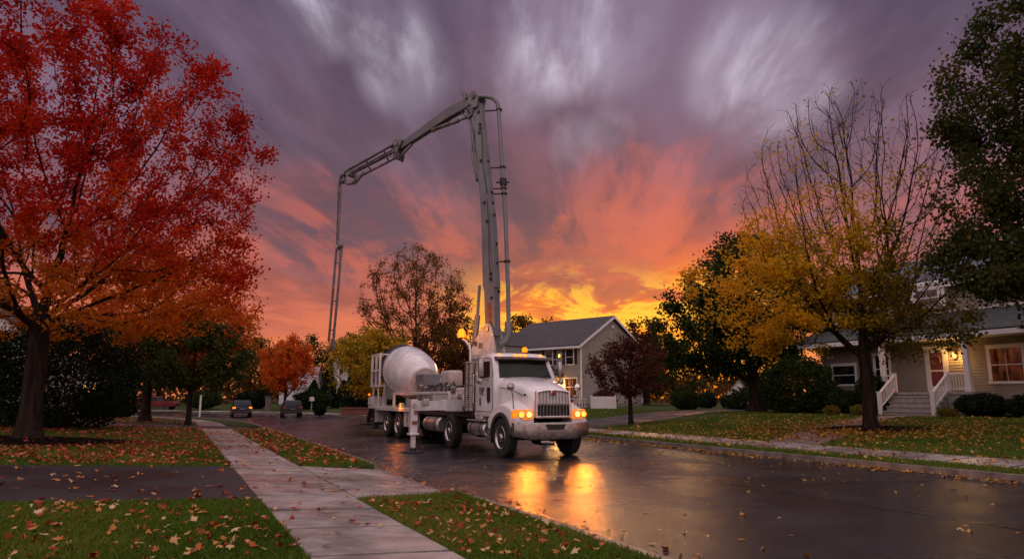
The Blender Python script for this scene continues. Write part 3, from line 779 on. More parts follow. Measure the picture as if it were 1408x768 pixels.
# headlamps, two round lamps under an amber side lens on each side
for s in (-1, 1):
    h = MB(); secs = []
    for x, y, z0, z1 in ((.62, -.955, 1.08, 1.30), (.70, -.985, 1.06, 1.34), (.95, -.965, 1.055, 1.35), (1.10, -.90, 1.07, 1.34), (1.185, -.78, 1.10, 1.31)):
        secs.append([(s*x, y + .12, z0), (s*x, y, z0 + .01), (s*x, y - .004, (z0 + z1)/2), (s*x, y, z1 - .01), (s*x, y + .12, z1)])
    h.loft(secs); hp = P_('headlamp', h, 'amber_glass')
    for x, y, m_ in ((.78, -.995, 'headlamp_white'), (1.0, -.962, 'headlamp')):
        P_('lamp_lens', MB().lathe([(.075, 0), (.07, .018), (.04, .03), (.001, .034)], (s*x, y + .004, 1.20), (s*(.12 if x > .9 else 0), -1, 0), 20), m_, hp)
        P_('lamp_ring', MB().lathe([(.098, -.01), (.098, .012), (.084, .014), (.08, -.01)], (s*x, y, 1.20), (s*(.12 if x > .9 else 0), -1, 0), 20, caps=False), 'chrome', hp)
    P_('turn_lens', MB().lathe([(.05, 0), (.045, .02), (.001, .025)], (s*1.15, -.845, 1.20), (s*.7, -.7, 0), 14), 'turnlamp', hp)
    ld = bpy.data.lights.new('headlamp_beam', 'SPOT'); lo = bpy.data.objects.new('headlamp_beam', ld); COL.objects.link(lo); lo.parent = T
    ld.energy = HEAD_W; ld.color = (1, .25, .02); ld.spot_size = R(120); ld.spot_blend = .8; ld.shadow_soft_size = .11
    lo.location = (s*.88, -1.08, 1.2); lo.rotation_euler = Vector((0, .93, .36)).to_track_quat('Z', 'Y').to_euler()
# fender mirrors on stalks
for s in (-1, 1):
    b = MB(); b.tube([(s*1.08, -.62, 1.33), (s*1.10, -.60, 1.75), (s*1.10, -.52, 1.90)], .014, 6)
    if s > 0: b.tube([(1.10, -.60, 1.74), (.86, -.42, 1.45)], .012, 6)
    st = P_('fender_mirror', b, 'black_plastic' if s < 0 else 'dull_chrome')
    P_('mirror_head', MB().lathe([(.001, -.07), (.07, -.05), (.105, -.01), (.11, .03), (.10, .045), (.001, .048)], (s*1.10, -.50, 1.97), (0, 1, 0), 22), 'dull_chrome' if s < 0 else 'chrome', st)
# cab: horizontal slices
def slab(z, hx, y0, y1, r):
    p = []
    for cx_, cy_, a0 in ((hx - r, y1 - r, 0), (-hx + r, y1 - r, 90), (-hx + r, y0 + r, 180), (hx - r, y0 + r, 270)):
        for k in range(5): a = R(a0 + k*22.5); p.append((cx_ + r*math.cos(a), cy_ + r*math.sin(a), z))
    return p
b = MB(); b.loft([slab(1.12, 1.06, .80, 2.16, .06), slab(1.2, 1.09, .75, 2.17, .07), slab(2.25, 1.09, .72, 2.17, .08), slab(2.86, .99, 1.03, 2.14, .10), slab(2.96, .96, 1.10, 2.11, .14), slab(3.03, .86, 1.22, 2.03, .2), slab(3.06, .6, 1.45, 1.85, .2)])
cab = P_('cab', b, 'white_paint')
wy = lambda z: .72 + (z - 2.25)*.508
b = MB(); q = lambda x, z, o: (x, wy(z) - o, z)
b.hull8([q(-.90, 2.255, .012), q(.90, 2.255, .012), q(.82, 2.80, .012), q(-.82, 2.80, .012)], [q(-.90, 2.255, -.02), q(.90, 2.255, -.02), q(.82, 2.80, -.02), q(-.82, 2.80, -.02)]); P_('windscreen_frame', b, 'black_plastic', cab)
b = MB(); b.hull8([q(-.855, 2.29, .016), q(.855, 2.29, .016), q(.785, 2.765, .016), q(-.785, 2.765, .016)], [q(-.855, 2.29, .0), q(.855, 2.29, .0), q(.785, 2.765, .0), q(-.785, 2.765, .0)]); P_('windscreen', b, 'truck_glass', cab)
for x in (-.45, .25):
    b = MB(); b.tube([q(x, 2.275, .05), q(x + .42, 2.33, .03)], .012, 5); b.tube([q(x + .12, 2.31, .028), q(x + .62, 2.345, .026)], .010, 5); P_('wiper', b, 'black', cab)
b = MB(); b.loft([[(x, .98, 2.80), (x, .83, 2.83 - abs(x)*.03), (x, .83, 2.865 - abs(x)*.03), (x, 1.06, 2.93 - abs(x)*.02)] for x in np.linspace(-.93, .93, 9)]); P_('sun_visor', b, 'flare', cab)
for s in (-1, 1):
    sx = lambda z: 1.09 - max(0, z - 2.25)*.1639
    pt = lambda y, z, o: (s*(sx(z) + o), y, z)
    poly = lambda L, o: [pt(y, z, o) for y, z in L]
    dl = [(.79, 1.26), (2.02, 1.26), (2.02, 2.25), (1.98, 2.84), (1.10, 2.84), (.79, 2.30)]
    lo_ = [(.79, 1.26), (2.02, 1.26), (2.02, 2.25), (.79, 2.25)]; up_ = [(.79, 2.25), (2.02, 2.25), (1.98, 2.84), (1.09, 2.84)]
    d = MB(); d.hull8(poly(lo_, .010), poly(lo_, -.03)); d.hull8(poly(up_, .010), poly(up_, -.03)); dr = P_('door', d, 'white_paint', cab)
    seam = MB()
    for a_, c_ in zip(dl, dl[1:] + dl[:1]): seam.beam(pt(*a_, .0), pt(*c_, .0), .018, .018)
    P_('door_seam', seam, 'black', cab)
    win = [(.98, 2.30), (1.86, 2.26), (1.83, 2.76), (1.17, 2.76)]
    P_('door_window', MB().hull8(poly(win, .0135), poly(win, -.02)), 'truck_glass', cab)
    wf = MB()
    for a_, c_ in zip(win, win[1:] + win[:1]): wf.beam(pt(*a_, .012), pt(*c_, .012), .03, .03)
    P_('window_seal', wf, 'black_plastic', cab)
    peep = [(.93, 1.50), (1.20, 1.50), (1.20, 1.98), (.93, 1.98)]
    b = MB(); b.hull8(poly(peep, .0135), poly(peep, 0)); bm = b.bm; bmesh.ops.bevel(bm, geom=[e for e in bm.edges if abs(e.verts[0].co.x - e.verts[1].co.x) > .005], offset=.05, segments=3, affect='EDGES'); P_('peep_window', b, 'truck_glass', cab)
    b = MB(); b.hull8(poly([(1.62, 1.42), (1.76, 1.42), (1.76, 1.66), (1.66, 1.66)], .0135), poly([(1.62, 1.42), (1.76, 1.42), (1.76, 1.66), (1.66, 1.66)], 0)); P_('door_handle', b, 'black_plastic', cab)
    fc = bpy.data.curves.new('door_lettering', 'FONT'); fc.body = 'EBP'; fc.size = .25; fc.extrude = .002; fc.offset = .006; fc.align_x = 'CENTER'
    tmp = bpy.data.objects.new('tmp', fc); lm_ = bpy.data.meshes.new_from_object(tmp); bpy.data.objects.remove(tmp); fo = link('door_lettering', lm_, M['ink'], cab)
    fo.location = (s*1.103, 1.58, 1.80); fo.rotation_euler = (R(90), 0, R(-90 if s < 0 else 90))
    P_('lettering_underline', MB().hull8(poly([(1.38, 1.74), (1.74, 1.74), (1.74, 1.765), (1.38, 1.765)], .013), poly([(1.38, 1.74), (1.74, 1.74), (1.74, 1.765), (1.38, 1.765)], 0)), 'ink', cab)
    b = MB(); b.span((s*1.30, .98, 2.30), (s*1.46, 1.06, 2.80), .02, 2); b.tube([(s*1.02, 1.15, 2.86), (s*1.40, 1.03, 2.86), (s*1.42, 1.03, 2.2), (s*1.08, 1.1, 2.2)], .018, 6); b.lathe([(.001, -.05), (.07, -.04), (.10, 0), (.10, .04), (.001, .045)], (s*1.40, 1.02, 2.16), (0, 1, 0), 18)
    P_('side_mirror', b, 'dull_chrome', cab)
    b = MB(); b.span((s*.98, .80, 1.1), (s*1.1, 2.15, 1.2), .02); P_('cab_sill', b, 'dirty_white', cab)
for x in (-.72, -.17, 0, .17, .72):
    b = MB(); b.lathe([(.055, 0), (.05, .05), (.001, .07)], (x, 1.10 + .05*abs(x), 2.945), (0, -.35, 1), 14); P_('marker_lamp', b, 'marker', cab)
b = MB(); b.cyl((.38, 1.55, 3.04), (.38, 1.55, 3.10), .09, 16); b.span((-.5, 1.5, 3.05), (.62, 1.6, 3.075), .01); bb = P_('beacon_bar', b, 'black_plastic')
P_('amber_beacon', MB().lathe([(.085, 0), (.085, .11), (.06, .155), (.001, .165)], (.38, 1.55, 3.10), (0, 0, 1), 18), 'beacon_small', bb)
# exhaust stacks with perforated shields, the curved tip carrying the big amber lamp
b = MB()
for y in (2.44, 2.72): b.cyl((-1.08, y, 1.25), (-1.08, y, 2.82), .13, 18)
b.slot(0)
for y in (2.44, 2.72):
    for z in np.arange(1.4, 2.8, .07):
        for a in np.arange(-1.2, 1.3, .4):
            c = Vector((-1.08 - .128*math.cos(a), y - .128*math.sin(a), z)); b.cyl(c, c + Vector((-.006*math.cos(a), -.006*math.sin(a), 0)), .016, 5)
b.slot(1)
ex = b.build('exhaust_stack', [M['dull_chrome'], M['black']], T)
for z in (1.35, 2.05, 2.75): P_('stack_bracket', MB().span((-1.22, 2.28, z), (-.95, 2.88, z + .03), .01), 'wire', ex)
b = MB(); b.tube([(-1.08, 2.58, 2.80), (-1.08, 2.58, 3.15), (-1.10, 2.62, 3.32), (-1.16, 2.78, 3.48), (-1.22, 2.95, 3.57)], [.055, .055, .055, .05, .045], 12); tp = P_('exhaust_tip', b, 'alu', ex)
b = MB(); b.cyl((-1.24, 2.98, 3.58), (-1.24, 2.98, 3.63), .07, 14); lb = P_('work_lamp', b, 'black_plastic')
cg = MB()
for k in range(4): a = k*math.pi/2 + .4; cg.tube([(-1.24 + .155*math.cos(a), 2.98 + .155*math.sin(a), 3.62), (-1.24 + .16*math.cos(a), 2.98 + .16*math.sin(a), 3.80), (-1.24 + .06*math.cos(a), 2.98 + .06*math.sin(a), 3.94)], .008, 5)
P_('lamp_guard', cg, 'black_plastic', lb)
P_('lamp_lens', MB().lathe([(.13, 0), (.14, .05), (.135, .16), (.10, .24), (.04, .285), (.001, .29)], (-1.24, 2.98, 3.63), (0, 0, 1), 22), 'beacon', lb)
ld = bpy.data.lights.new('work_lamp_light', 'POINT'); lo = bpy.data.objects.new('work_lamp_light', ld); COL.objects.link(lo); lo.parent = T
ld.energy = 60; ld.color = (1, .27, .03); ld.shadow_soft_size = .12; lo.location = (-1.34, 3.0, 3.92)
# fuel tank, steps
for s in (-1, 1):
    b = MB(); b.lathe([(.001, 0), (.18, .0), (.225, .03), (.225, 1.27), (.18, 1.30), (.001, 1.30)], (s*.98, 1.22, .73), (0, 1, 0), 28); tk = P_('fuel_tank', b, 'alu')
    for y in (1.5, 2.2): P_('tank_strap', MB().lathe([(.231, 0), (.231, .06)], (s*.98, y, .73), (0, 1, 0), 28), 'black_plastic', tk)
    b = MB(); b.span((s*.82, 1.1, .95), (s*1.22, 2.5, 1.0), .015); b.span((s*.9, 1.05, .42), (s*1.22, 2.4, .46), .015)
    for y in (1.15, 2.3): b.span((s*.95, y, .44), (s*1.0, y + .05, .95))
    P_('step', b, 'alu')
    b = MB(); b.span((s*.75, 1.55, 1.0), (s*1.1, 2.1, 1.16), .03); P_('battery_box', b, 'dirty_white')
    b = MB(); b.lathe([(.001, 0), (.22, 0), (.27, .05), (.27, 1.55), (.22, 1.6), (.001, 1.6)], (s*.93, 5.35, .72), (0, 1, 0), 28); at_ = P_('air_tank', b, 'alu')
    for y in (5.65, 6.5): P_('tank_strap', MB().lathe([(.277, 0), (.277, .07)], (s*.93, y, .72), (0, 1, 0), 28), 'black_plastic', at_)
    b = MB(); b.span((s*.75, 8.55, .5), (s*1.16, 9.45, 1.12), .02); tb = P_('tool_box', b, 'dirty_white')
    b = MB(); b.span((s*1.158, 8.97, .53), (s*1.168, 9.0, 1.1)); b.span((s*1.16, 8.8, .8), (s*1.175, 8.92, .84)); P_('box_latch', b, 'black', tb)
# deck, long side beams and rear fender rails
b = MB(); b.span((-1.05, 2.35, 1.04), (1.05, 13.55, 1.16), .01); b.span((-.7, 3.6, 1.16), (.7, 8.0, 1.45), .03); P_('deck', b, 'black')
for s in (-1, 1):
    b = MB(); b.span((s*1.08, 4.3, 1.78), (s*1.20, 11.0, 1.88), .015); b.span((s*1.10, 10.88, 1.24), (s*1.20, 11.0, 1.78), .01); b.span((s*1.08, 4.25, 1.50), (s*1.18, 5.9, 1.78), .012)
    P_('side_beam', b, 'white_paint')
    b = MB(); b.span((s*.70, 8.45, 1.19), (s*1.24, 13.75, 1.25), .015); b.span((s*1.21, 8.45, 1.10), (s*1.24, 13.75, 1.19), .008); b.span((s*.75, 13.69, .55), (s*1.22, 13.75, 1.15), .01)
    P_('rear_fender', b, 'dirty_white')
    P_('side_marker', MB().lathe([(.06, 0), (.055, .03), (.001, .045)], (s*1.245, 9.7, 1.36), (s, 0, 0), 14), 'tail')
    ld = bpy.data.lights.new('side_marker_light', 'POINT'); lo = bpy.data.objects.new('side_marker_light', ld); COL.objects.link(lo); lo.parent = T
    ld.energy = 14; ld.color = (1, .20, .01); ld.shadow_soft_size = .06; lo.location = (s*1.34, 9.7, 1.36)
    P_('marker_bracket', MB().span((s*1.1, 9.6, 1.24), (s*1.24, 9.8, 1.45), .01), 'dirty_white')
    b = MB(); b.span((s*1.0, 2.95, 1.2), (s*1.15, 4.15, 1.75), .03); b.span((s*.62, 3.1, 1.2), (s*1.0, 4.1, 2.0), .05); P_('hydraulic_tank', b, 'dirty_white')
# drum, tilted up to the rear
dc = Vector((0, 12.35, 2.80)); ax = Vector((0, math.cos(R(13)), math.sin(R(13))))
b = MB(); prof = [(.001, -2.12), (.50, -2.10), (.60, -2.04), (.64, -1.98), (.80, -1.62), (1.01, -1.0), (1.015, -.985), (1.10, -.35), (1.13, .0), (1.13, .55), (1.12, .565), (1.05, 1.05), (.86, 1.62), (.845, 1.63), (.62, 2.15), (.55, 2.2), (.50, 2.1), (.001, 1.9)]
b.lathe(prof, dc, ax, 64); drum = P_('mixer_drum', b, 'white_paint')
for h, r in ((-1.0, 1.012), (.56, 1.124)):
    P_('weld_seam', MB().lathe([(r - .02, -.02), (r + .006, -.012), (r + .006, .012), (r - .02, .02)], dc + ax*h, ax, 64, caps=False), 'dirty_white', drum)
P_('roller_ring', MB().lathe([(.80, 1.22), (1.06, 1.22), (1.07, 1.42), (.80, 1.44)], dc, ax, 56, caps=False), 'black', drum)
P_('drum_head', MB().lathe([(.001, -2.16), (.60, -2.15), (.63, -2.10), (.63, -2.0)], dc, ax, 48), 'dirty_white', drum)
sp = MB()
for k in range(2):
    pts = []
    for i in range(30):
        h = -1.9 + i*.125; r = np.interp(h, [-1.98, -1.62, -1.0, 0, .55, 1.05, 1.62], [.64, .80, 1.01, 1.13, 1.13, 1.05, .86]) + .002; a = k*math.pi + i*.16
        u = ax.orthogonal().normalized(); v = ax.cross(u); pts.append(dc + ax*h + (u*math.cos(a) + v*math.sin(a))*r)
    sp.tube(pts, .008, 4)
P_('drum_seam', sp, 'dirty_white', drum)
b = MB(); c = dc - ax*2.16
b.lathe([(.32, 0), (.34, .12), (.30, .45), (.22, .5), (.001, .52)], c, -ax, 28); b.span((-.5, 9.55, 1.2), (.5, 9.9, 2.2), .04); b.hull8([(-.55, 9.3, 1.16), (.55, 9.3, 1.16), (.55, 10.4, 1.16), (-.55, 10.4, 1.16)], [(-.3, 9.6, 2.05), (.3, 9.6, 2.05), (.3, 9.95, 2.05), (-.3, 9.95, 2.05)])
P_('drum_gearbox', b, 'grey_paint')
b = MB(); b.span((-.78, 8.2, 2.12), (.1, 9.2, 2.62), .04); b.span((-.6, 8.5, 1.5), (-.2, 8.9, 2.12), .02); wt = P_('water_tank', b, 'grey_paint')
b = MB(); b.span((-.65, 5.6, 2.05), (-.1, 6.6, 2.66), .1, 3); b.cyl((-.3, 6.6, 2.3), (-.3, 7.2, 2.3), .15, 14); b.span((-.62, 5.9, 1.45), (-.2, 6.3, 2.05), .02); P_('pump_engine', b, 'dirty_white')
b = MB(); b.hull8([(-.95, 5.3, 1.46), (.95, 5.3, 1.46), (.95, 8.4, 1.46), (-.95, 8.4, 1.46)], [(-.75, 5.6, 1.95), (.75, 5.6, 1.95), (.75, 7.6, 1.78), (-.75, 7.6, 1.78)]); P_('pump_cover', b, 'grey_paint')
for i in range(9):
    b = MB(); x = -1.05 + .06*(i % 3); y = 4.4 + .22*i
    b.tube([(x, y, 1.45), (x - .05, y + .1, 1.95 + .05*(i % 4)), (x + .25, y + .35, 2.2), (x + .45, y + .7, 2.05)], .022, 6); P_('hose', b, 'hose')
for i in range(4):
    b = MB(); b.tube([(-1.12, 3.2 + .1*i, 1.75), (-1.18, 3.0 + .1*i, 1.45), (-1.1, 2.95 + .08*i, 1.2), (-.8, 3.2, 1.1)], .03, 6); P_('hose', b, 'hose')
for y, z in ((4.5, 1.95), (4.9, 2.02), (5.25, 1.9), (7.4, 1.98), (8.0, 2.05)):
    b = MB(); b.span((-1.0, y, z - .12), (-.8, y + .22, z + .1), .02); b.cyl((-.9, y + .1, z + .1), (-.9, y + .1, z + .2), .03, 8); P_('valve_block', b, 'dull_chrome')
# rear: pedestal, hopper, chute, ladder rack, tail boxes
b = MB()
for s in (-1, 1): b.beam((s*.75, 13.9, 1.15), (s*.55, 14.2, 2.9), .16, .14); b.beam((s*.75, 14.5, 1.15), (s*.55, 14.25, 2.5), .10, .10)
b.span((-.7, 14.1, 2.35), (.7, 14.25, 2.5), .01); P_('drum_pedestal', b, 'dirty_white')
b = MB(); b.hull8([(-.62, 13.7, 3.98), (.62, 13.7, 3.98), (.62, 14.9, 3.98), (-.62, 14.9, 3.98)], [(-.3, 14.1, 3.2), (.3, 14.1, 3.2), (.3, 14.7, 3.2), (-.3, 14.7, 3.2)]); P_('hopper', b, 'black')
b = MB(); b.loft([[(x*k, y, z + .16*(x*x)) for x in (-1.2, -.8, -.4, 0, .4, .8, 1.2)] + [(x*k, y - .03, z - .03 + .16*(x*x)) for x in (1.2, .8, .4, 0, -.4, -.8, -1.2)] for y, z, k in ((14.5, 2.75, .32), (15.1, 2.2, .30), (15.6, 1.6, .27))]); P_('chute', b, 'dirty_white')
b = MB()
for y in (13.35, 14.0, 14.75): b.beam((-1.16, y, 2.18), (-1.16, y, 3.70), .07, .09)
for z in (2.2, 2.92, 3.68): b.beam((-1.16, 13.3, z), (-1.16, 14.8, z), .06, .07)
for y in (13.35, 14.75):
    b.beam((-1.16, y, 2.2), (-.6, y, 2.2), .05, .05); b.beam((-1.16, y, 3.66), (-.6, y, 3.66), .05, .05)
b.beam((-1.12, 13.6, 1.2), (-1.14, 13.6, 2.2), .06, .06); b.beam((-1.12, 14.5, 1.2), (-1.14, 14.5, 2.2), .06, .06)
P_('ladder_rack', b, 'white_paint')
b = MB(); b.span((-1.15, 13.8, 1.15), (1.15, 15.3, 1.3), .02); b.span((-1.18, 14.5, 1.3), (-.72, 15.3, 1.72), .03); b.span((.72, 14.5, 1.3), (1.18, 15.3, 1.72), .03); P_('tail_frame', b, 'dirty_white')
b = MB(); b.tube([(-1.0, 15.2, 1.2), (-1.1, 15.35, .8), (-1.05, 15.6, .5)], .08, 8); b.span((-1.35, 15.3, .36), (-.9, 16.0, .44), .02); b.span((-.9, 14.8, .40), (.9, 15.2, .5), .02); b.tube([(-.7, 14.6, 1.15), (-.8, 14.9, .7), (-.6, 15.1, .45)], .05, 6); P_('tow_bar', b, 'black')
for s in (-1, 1): P_('tail_lamp', MB().ball((s*1.20, 15.0, 1.80), .06, n=12), 'tail'); 
for s in (-1, 1): P_('lamp_base', MB().cyl((s*1.20, 15.0, 1.68), (s*1.20, 15.0, 1.76), .05, 10), 'black')
# outriggers swung out
def outrigger(p0, p1, name='outrigger'):
    p0, p1 = Vector(p0), Vector(p1); d = (p1 - p0).normalized()
    b = MB(); b.beam(p0 - d*.9, p1, .24, .30); b.beam(p0 - d*1.0, p0 + d*.8, .30, .36)
    o = P_('outrigger', b, 'white_paint')
    top = Vector((p1.x, p1.y, p1.z + .17))
    b = MB(); b.box((p1.x, p1.y, 1.08), (.22, .22, 1.06), .015); b.box((p1.x, p1.y, .56), (.31, .31, .06), .01); P_('jack_sleeve', b, 'white_paint', o)
    b = MB(); b.box((p1.x, p1.y, .36), (.135, .135, .46), .01); P_('jack_leg', b, 'dirty_white', o)
    b = MB(); b.cyl((p1.x, p1.y, .06), (p1.x, p1.y, .15), .10, 16); b.lathe([(.001, .005), (.34, .005), (.34, .04), (.30, .06), (.001, .06)], (p1.x, p1.y, 0), (0, 0, 1), 28); P_('jack_foot', b, 'black', o)
    b = MB(); b.span((p1.x - .02, p1.y - .135, 1.15), (p1.x + .09, p1.y - .127, 1.28)); b.span((p1.x - .08, p1.y - .135, .85), (p1.x + .08, p1.y - .127, .96)); P_('warning_label', b, 'rust', o)
    b = MB(); P_('jack_pin', MB().cyl((p1.x - .02, p1.y - .17, 1.42), (p1.x - .02, p1.y - .10, 1.42), .06, 12), 'dull_chrome', o); b.span((p1.x + .25, p1.y - .16, 1.43), (p1.x + .45, p1.y - .10, 1.62), .02); P_('jack_pin', b, 'dull_chrome', o)
outrigger((-1.1, 3.15, 1.42), (-2.95, 2.62, 1.42))
outrigger((1.1, 3.3, 1.42), (2.62, 4.29, 1.42))
# the placing boom, folded over to the rear left
ba = R(-30)
def BP(r, z, n=0.0): return Vector((math.sin(ba)*r + math.cos(ba)*n, 3.38 + math.cos(ba)*r - math.sin(ba)*n, z))
Dv = BP(1, 0) - BP(0, 0); Nv = BP(0, 0, 1) - BP(0, 0, 0)
def rz_poly(L, n0, n1, mb): mb.hull8([BP(r, z, n0) for r, z in L], [BP(r, z, n1) for r, z in L])
b = MB(); b.lathe([(.78, 1.16), (.78, 1.35), (.62, 1.5), (.55, 2.3), (.62, 2.9), (.70, 2.95), (.70, 3.08), (.001, 3.08)], (0, 3.38, 0), (0, 0, 1), 36)
for n in (-.30, .24): rz_poly([(.70, 3.06), (.52, 3.5), (.16, 4.02), (.04, 4.16), (-.14, 4.16), (-.24, 4.0), (-.36, 3.5), (-.42, 3.06)], n, n + .06, b)
tur = P_('turret', b, 'dirty_white')
P_('pivot_pin', MB().cyl(BP(-.05, 3.98, -.36), BP(-.05, 3.98, .36), .09, 18), 'dull_chrome', tur); P_('pivot_pin', MB().cyl(BP(.42, 3.5, -.36), BP(.42, 3.5, .34), .08, 14), 'dull_chrome', tur)
P_('turret_decal', MB().hull8([BP(.12, 3.32, -.304), BP(.32, 3.32, -.304), BP(.28, 3.52, -.304), BP(.12, 3.52, -.304)], [BP(.12, 3.32, -.297), BP(.32, 3.32, -.297), BP(.28, 3.52, -.297), BP(.12, 3.52, -.297)]), 'grey_paint', tur)
b = MB()
def boom_sec(a, c, d0, d1, w0, w1, mb):
    ra, za = a; rc, zc = c; t = Vector((rc - ra, zc - za)).normalized(); p = Vector((-t.y, t.x))
    q = lambda r, z, d, w: [BP(r + p.x*d*i/2, z + p.y*d*i/2, w*j/2) for i, j in ((-1, -1), (1, -1), (1, 1), (-1, 1))]
    mb.hull8(q(ra, za, d0, w0), q(rc, zc, d1, w1))
boom_sec((-.10, 3.75), (-.04, 5.4), .40, .43, .34, .34, b); boom_sec((-.04, 5.4), (.10, 8.0), .50, .41, .34, .32, b); boom_sec((.10, 8.0), (.62, 12.35), .41, .31, .32, .28, b)
def on_boom(z): return -.04 + (z - 5.4)*.14/2.6 if z < 8 else .10 + (z - 8)*.52/4.35
def d_boom(z): return np.interp(z, [3.75, 5.4, 8, 12.35], [.40, .50, .41, .31])
def w_boom(z): return np.interp(z, [3.75, 8, 12.35], [.34, .32, .28])
for i in range(12):
    z0, z1 = 5.5 + i*.55, 5.5 + (i+1)*.55
    for k in (-1, 1): b.beam(BP(on_boom(z0) + k*d_boom(z0)/2, z0, -w_boom(z0)/2 - .004), BP(on_boom(z1) + k*d_boom(z1)/2, z1, -w_boom(z1)/2 - .004), .02, .02)
boom = P_('boom', b, 'grey_paint')
for z in (12.0, 11.5, 11.35, 11.2, 10.1, 8.9, 8.5, 8.05, 7.8, 7.0, 6.3, 5.9, 5.72, 5.3, 5.05):  # black discs stand in for the shade inside the boom's holes
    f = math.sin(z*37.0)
    if f > -.2: c = BP(on_boom(z) - d_boom(z)/2, z, .08*f); P_('boom_hole_disc', MB().cyl(c, c - Dv*.02, .055, 12), 'black', boom)
    if f < .45: c = BP(on_boom(z) + .10*f, z, -w_boom(z)/2); P_('boom_hole_disc', MB().cyl(c, c - Nv*.03, .06, 12), 'black', boom)
# base opening panel and luffing cylinder
rz_poly([(-.2, 3.55), (-.02, 3.55), (.02, 4.9), (-.14, 4.9)], -.182, -.16, b := MB()); P_('boom_recess', b, 'rust', boom)
b = MB(); b.cyl(BP(.62, 3.5, -.1), BP(.50, 4.5, -.1), .10, 14); b.cyl(BP(.50, 4.5, -.1), BP(.42, 5.55, -.1), .055, 12); P_('luffing_cylinder', b, 'grey_paint', boom)
for r, z in ((.85, 3.75), (.75, 3.95)): P_('boom_lamp', MB().ball(BP(r, z, -.2), .05, n=10), 'beacon_small', boom)
# head of section 1, section 2 with its linkage
b = MB(); rz_poly([(.52, 12.2), (.92, 12.15), (1.02, 12.5), (.95, 12.8), (.62, 12.85), (.45, 12.6)], -.24, -.19, b); rz_poly([(.52, 12.2), (.92, 12.15), (1.02, 12.5), (.95, 12.8), (.62, 12.85), (.45, 12.6)], .19, .24, b)
for r, z, q in ((.68, 12.62, .08), (.90, 12.35, .06), (1.02, 12.66, .07)): b.cyl(BP(r, z, -.30), BP(r, z, .30), q, 14)
b.cyl(BP(1.15, 12.85, -.22), BP(1.15, 12.85, .22), .10, 14); b.beam(BP(1.15, 12.85), BP(.9, 12.6), .12, .14)
P_('boom_head', b, 'boom_dark', boom)
b = MB(); boom_sec((.66, 12.62), (2.0, 12.35), .36, .38, .26, .25, b); boom_sec((2.0, 12.35), (4.55, 11.52), .38, .24, .25, .20, b); P_('boom_section', b, 'boom_upper', boom)
b = MB(); b.beam(BP(1.25, 12.5), BP(1.02, 11.95), .16, .12); b.beam(BP(.85, 12.2), BP(1.02, 11.95), .10, .10)
b.cyl(BP(1.05, 12.0), BP(1.65, 11.97), .05, 10); b.cyl(BP(1.55, 11.97), BP(2.75, 11.90), .085, 12); b.beam(BP(2.75, 11.90), BP(2.8, 12.1), .12, .12); b.ball(BP(2.78, 11.9), .12, n=10)
b.cyl(BP(1.02, 11.95), BP(.86, 11.35), .045, 10); b.cyl(BP(.88, 11.4), BP(.60, 9.55), .095, 14); b.beam(BP(.60, 9.55), BP(.36, 9.6), .14, .16); b.ball(BP(.60, 9.5), .11, n=10)
b.tube([BP(.80, 10.9, -.1), BP(.86, 10.5, -.12), BP(.74, 9.9, -.1), BP(.64, 9.6, -.1)], .016, 5)
P_('boom_cylinder', b, 'boom_dark', boom)
b = MB(); rz_poly([(4.25, 11.75), (4.65, 11.85), (4.85, 11.55), (4.75, 11.15), (4.55, 10.95), (4.42, 11.15), (4.5, 11.4)], -.18, -.13, b); rz_poly([(4.25, 11.75), (4.65, 11.85), (4.85, 11.55), (4.75, 11.15), (4.55, 10.95), (4.42, 11.15), (4.5, 11.4)], .13, .18, b)
for r, z in ((4.55, 11.62), (4.7, 11.35), (4.58, 11.08)): b.cyl(BP(r, z, -.24), BP(r, z, .24), .07, 12)
b.beam(BP(3.9, 11.55), BP(4.56, 11.1), .09, .09); P_('boom_joint', b, 'boom_dark', boom)
b = MB(); boom_sec((4.62, 11.5), (7.3, 10.98), .14, .11, .14, .12, b); b.tube([BP(4.7, 11.62, -.22), BP(7.2, 11.08, -.20), BP(7.5, 11.02, -.18)], .06, 10); b.tube([BP(4.6, 11.2, .05), BP(6.9, 10.75, .05)], .045, 8)
for r in (5.2, 6.2): b.beam(BP(r, 11.63 - (r - 4.6)*.21, -.26), BP(r, 11.2 - (r - 4.6)*.21, .1), .05, .07)
P_('boom_section', b, 'boom_dark', boom)
b = MB(); b.tube([BP(7.35 + .34*math.cos(a), 10.78 + .26*math.sin(a), 0) for a in np.linspace(0, 6.28, 20)], .05, 8); b.tube([BP(6.6, 10.9, .06), BP(7.1, 10.52, .06), BP(7.35, 10.55, .06)], .055, 8); b.ball(BP(7.75, 10.72), .13, n=12); b.cyl(BP(7.3, 10.9, -.22), BP(7.3, 10.9, .2), .10, 12)
b.tube([BP(7.5, 10.98, -.1), BP(7.85, 10.95, -.05), BP(7.98, 10.7, 0), BP(7.98, 10.4, 0)], .075, 10); P_('boom_joint', b, 'boom_dark', boom)
b = MB(); b.beam(BP(7.97, 10.5), BP(7.95, 8.0), .15, .15, .11, .11); b.tube([BP(7.86, 10.5, -.08), BP(7.85, 8.2, -.08)], .035, 8); P_('boom_section', b, 'boom_dark', boom)
b = MB(); b.tube([BP(7.95, 8.05), BP(7.80, 7.95), BP(7.72, 7.75), BP(7.74, 7.4)], .07, 8); b.ball(BP(7.76, 7.88), .13, n=12); b.beam(BP(8.02, 7.8), BP(7.7, 7.82), .10, .10); P_('boom_joint', b, 'boom_dark', boom)
b = MB(); b.beam(BP(8.0, 7.85), BP(8.22, 3.95), .085, .085); b.tube([BP(7.73, 7.6), BP(7.76, 6.5), BP(7.95, 3.95)], .055, 8)
for z in (7.2, 5.6, 4.4): b.beam(BP(8.06 + (7.2 - z)*.05, z), BP(7.74 + (7.2 - z)*.06, z), .03, .04)
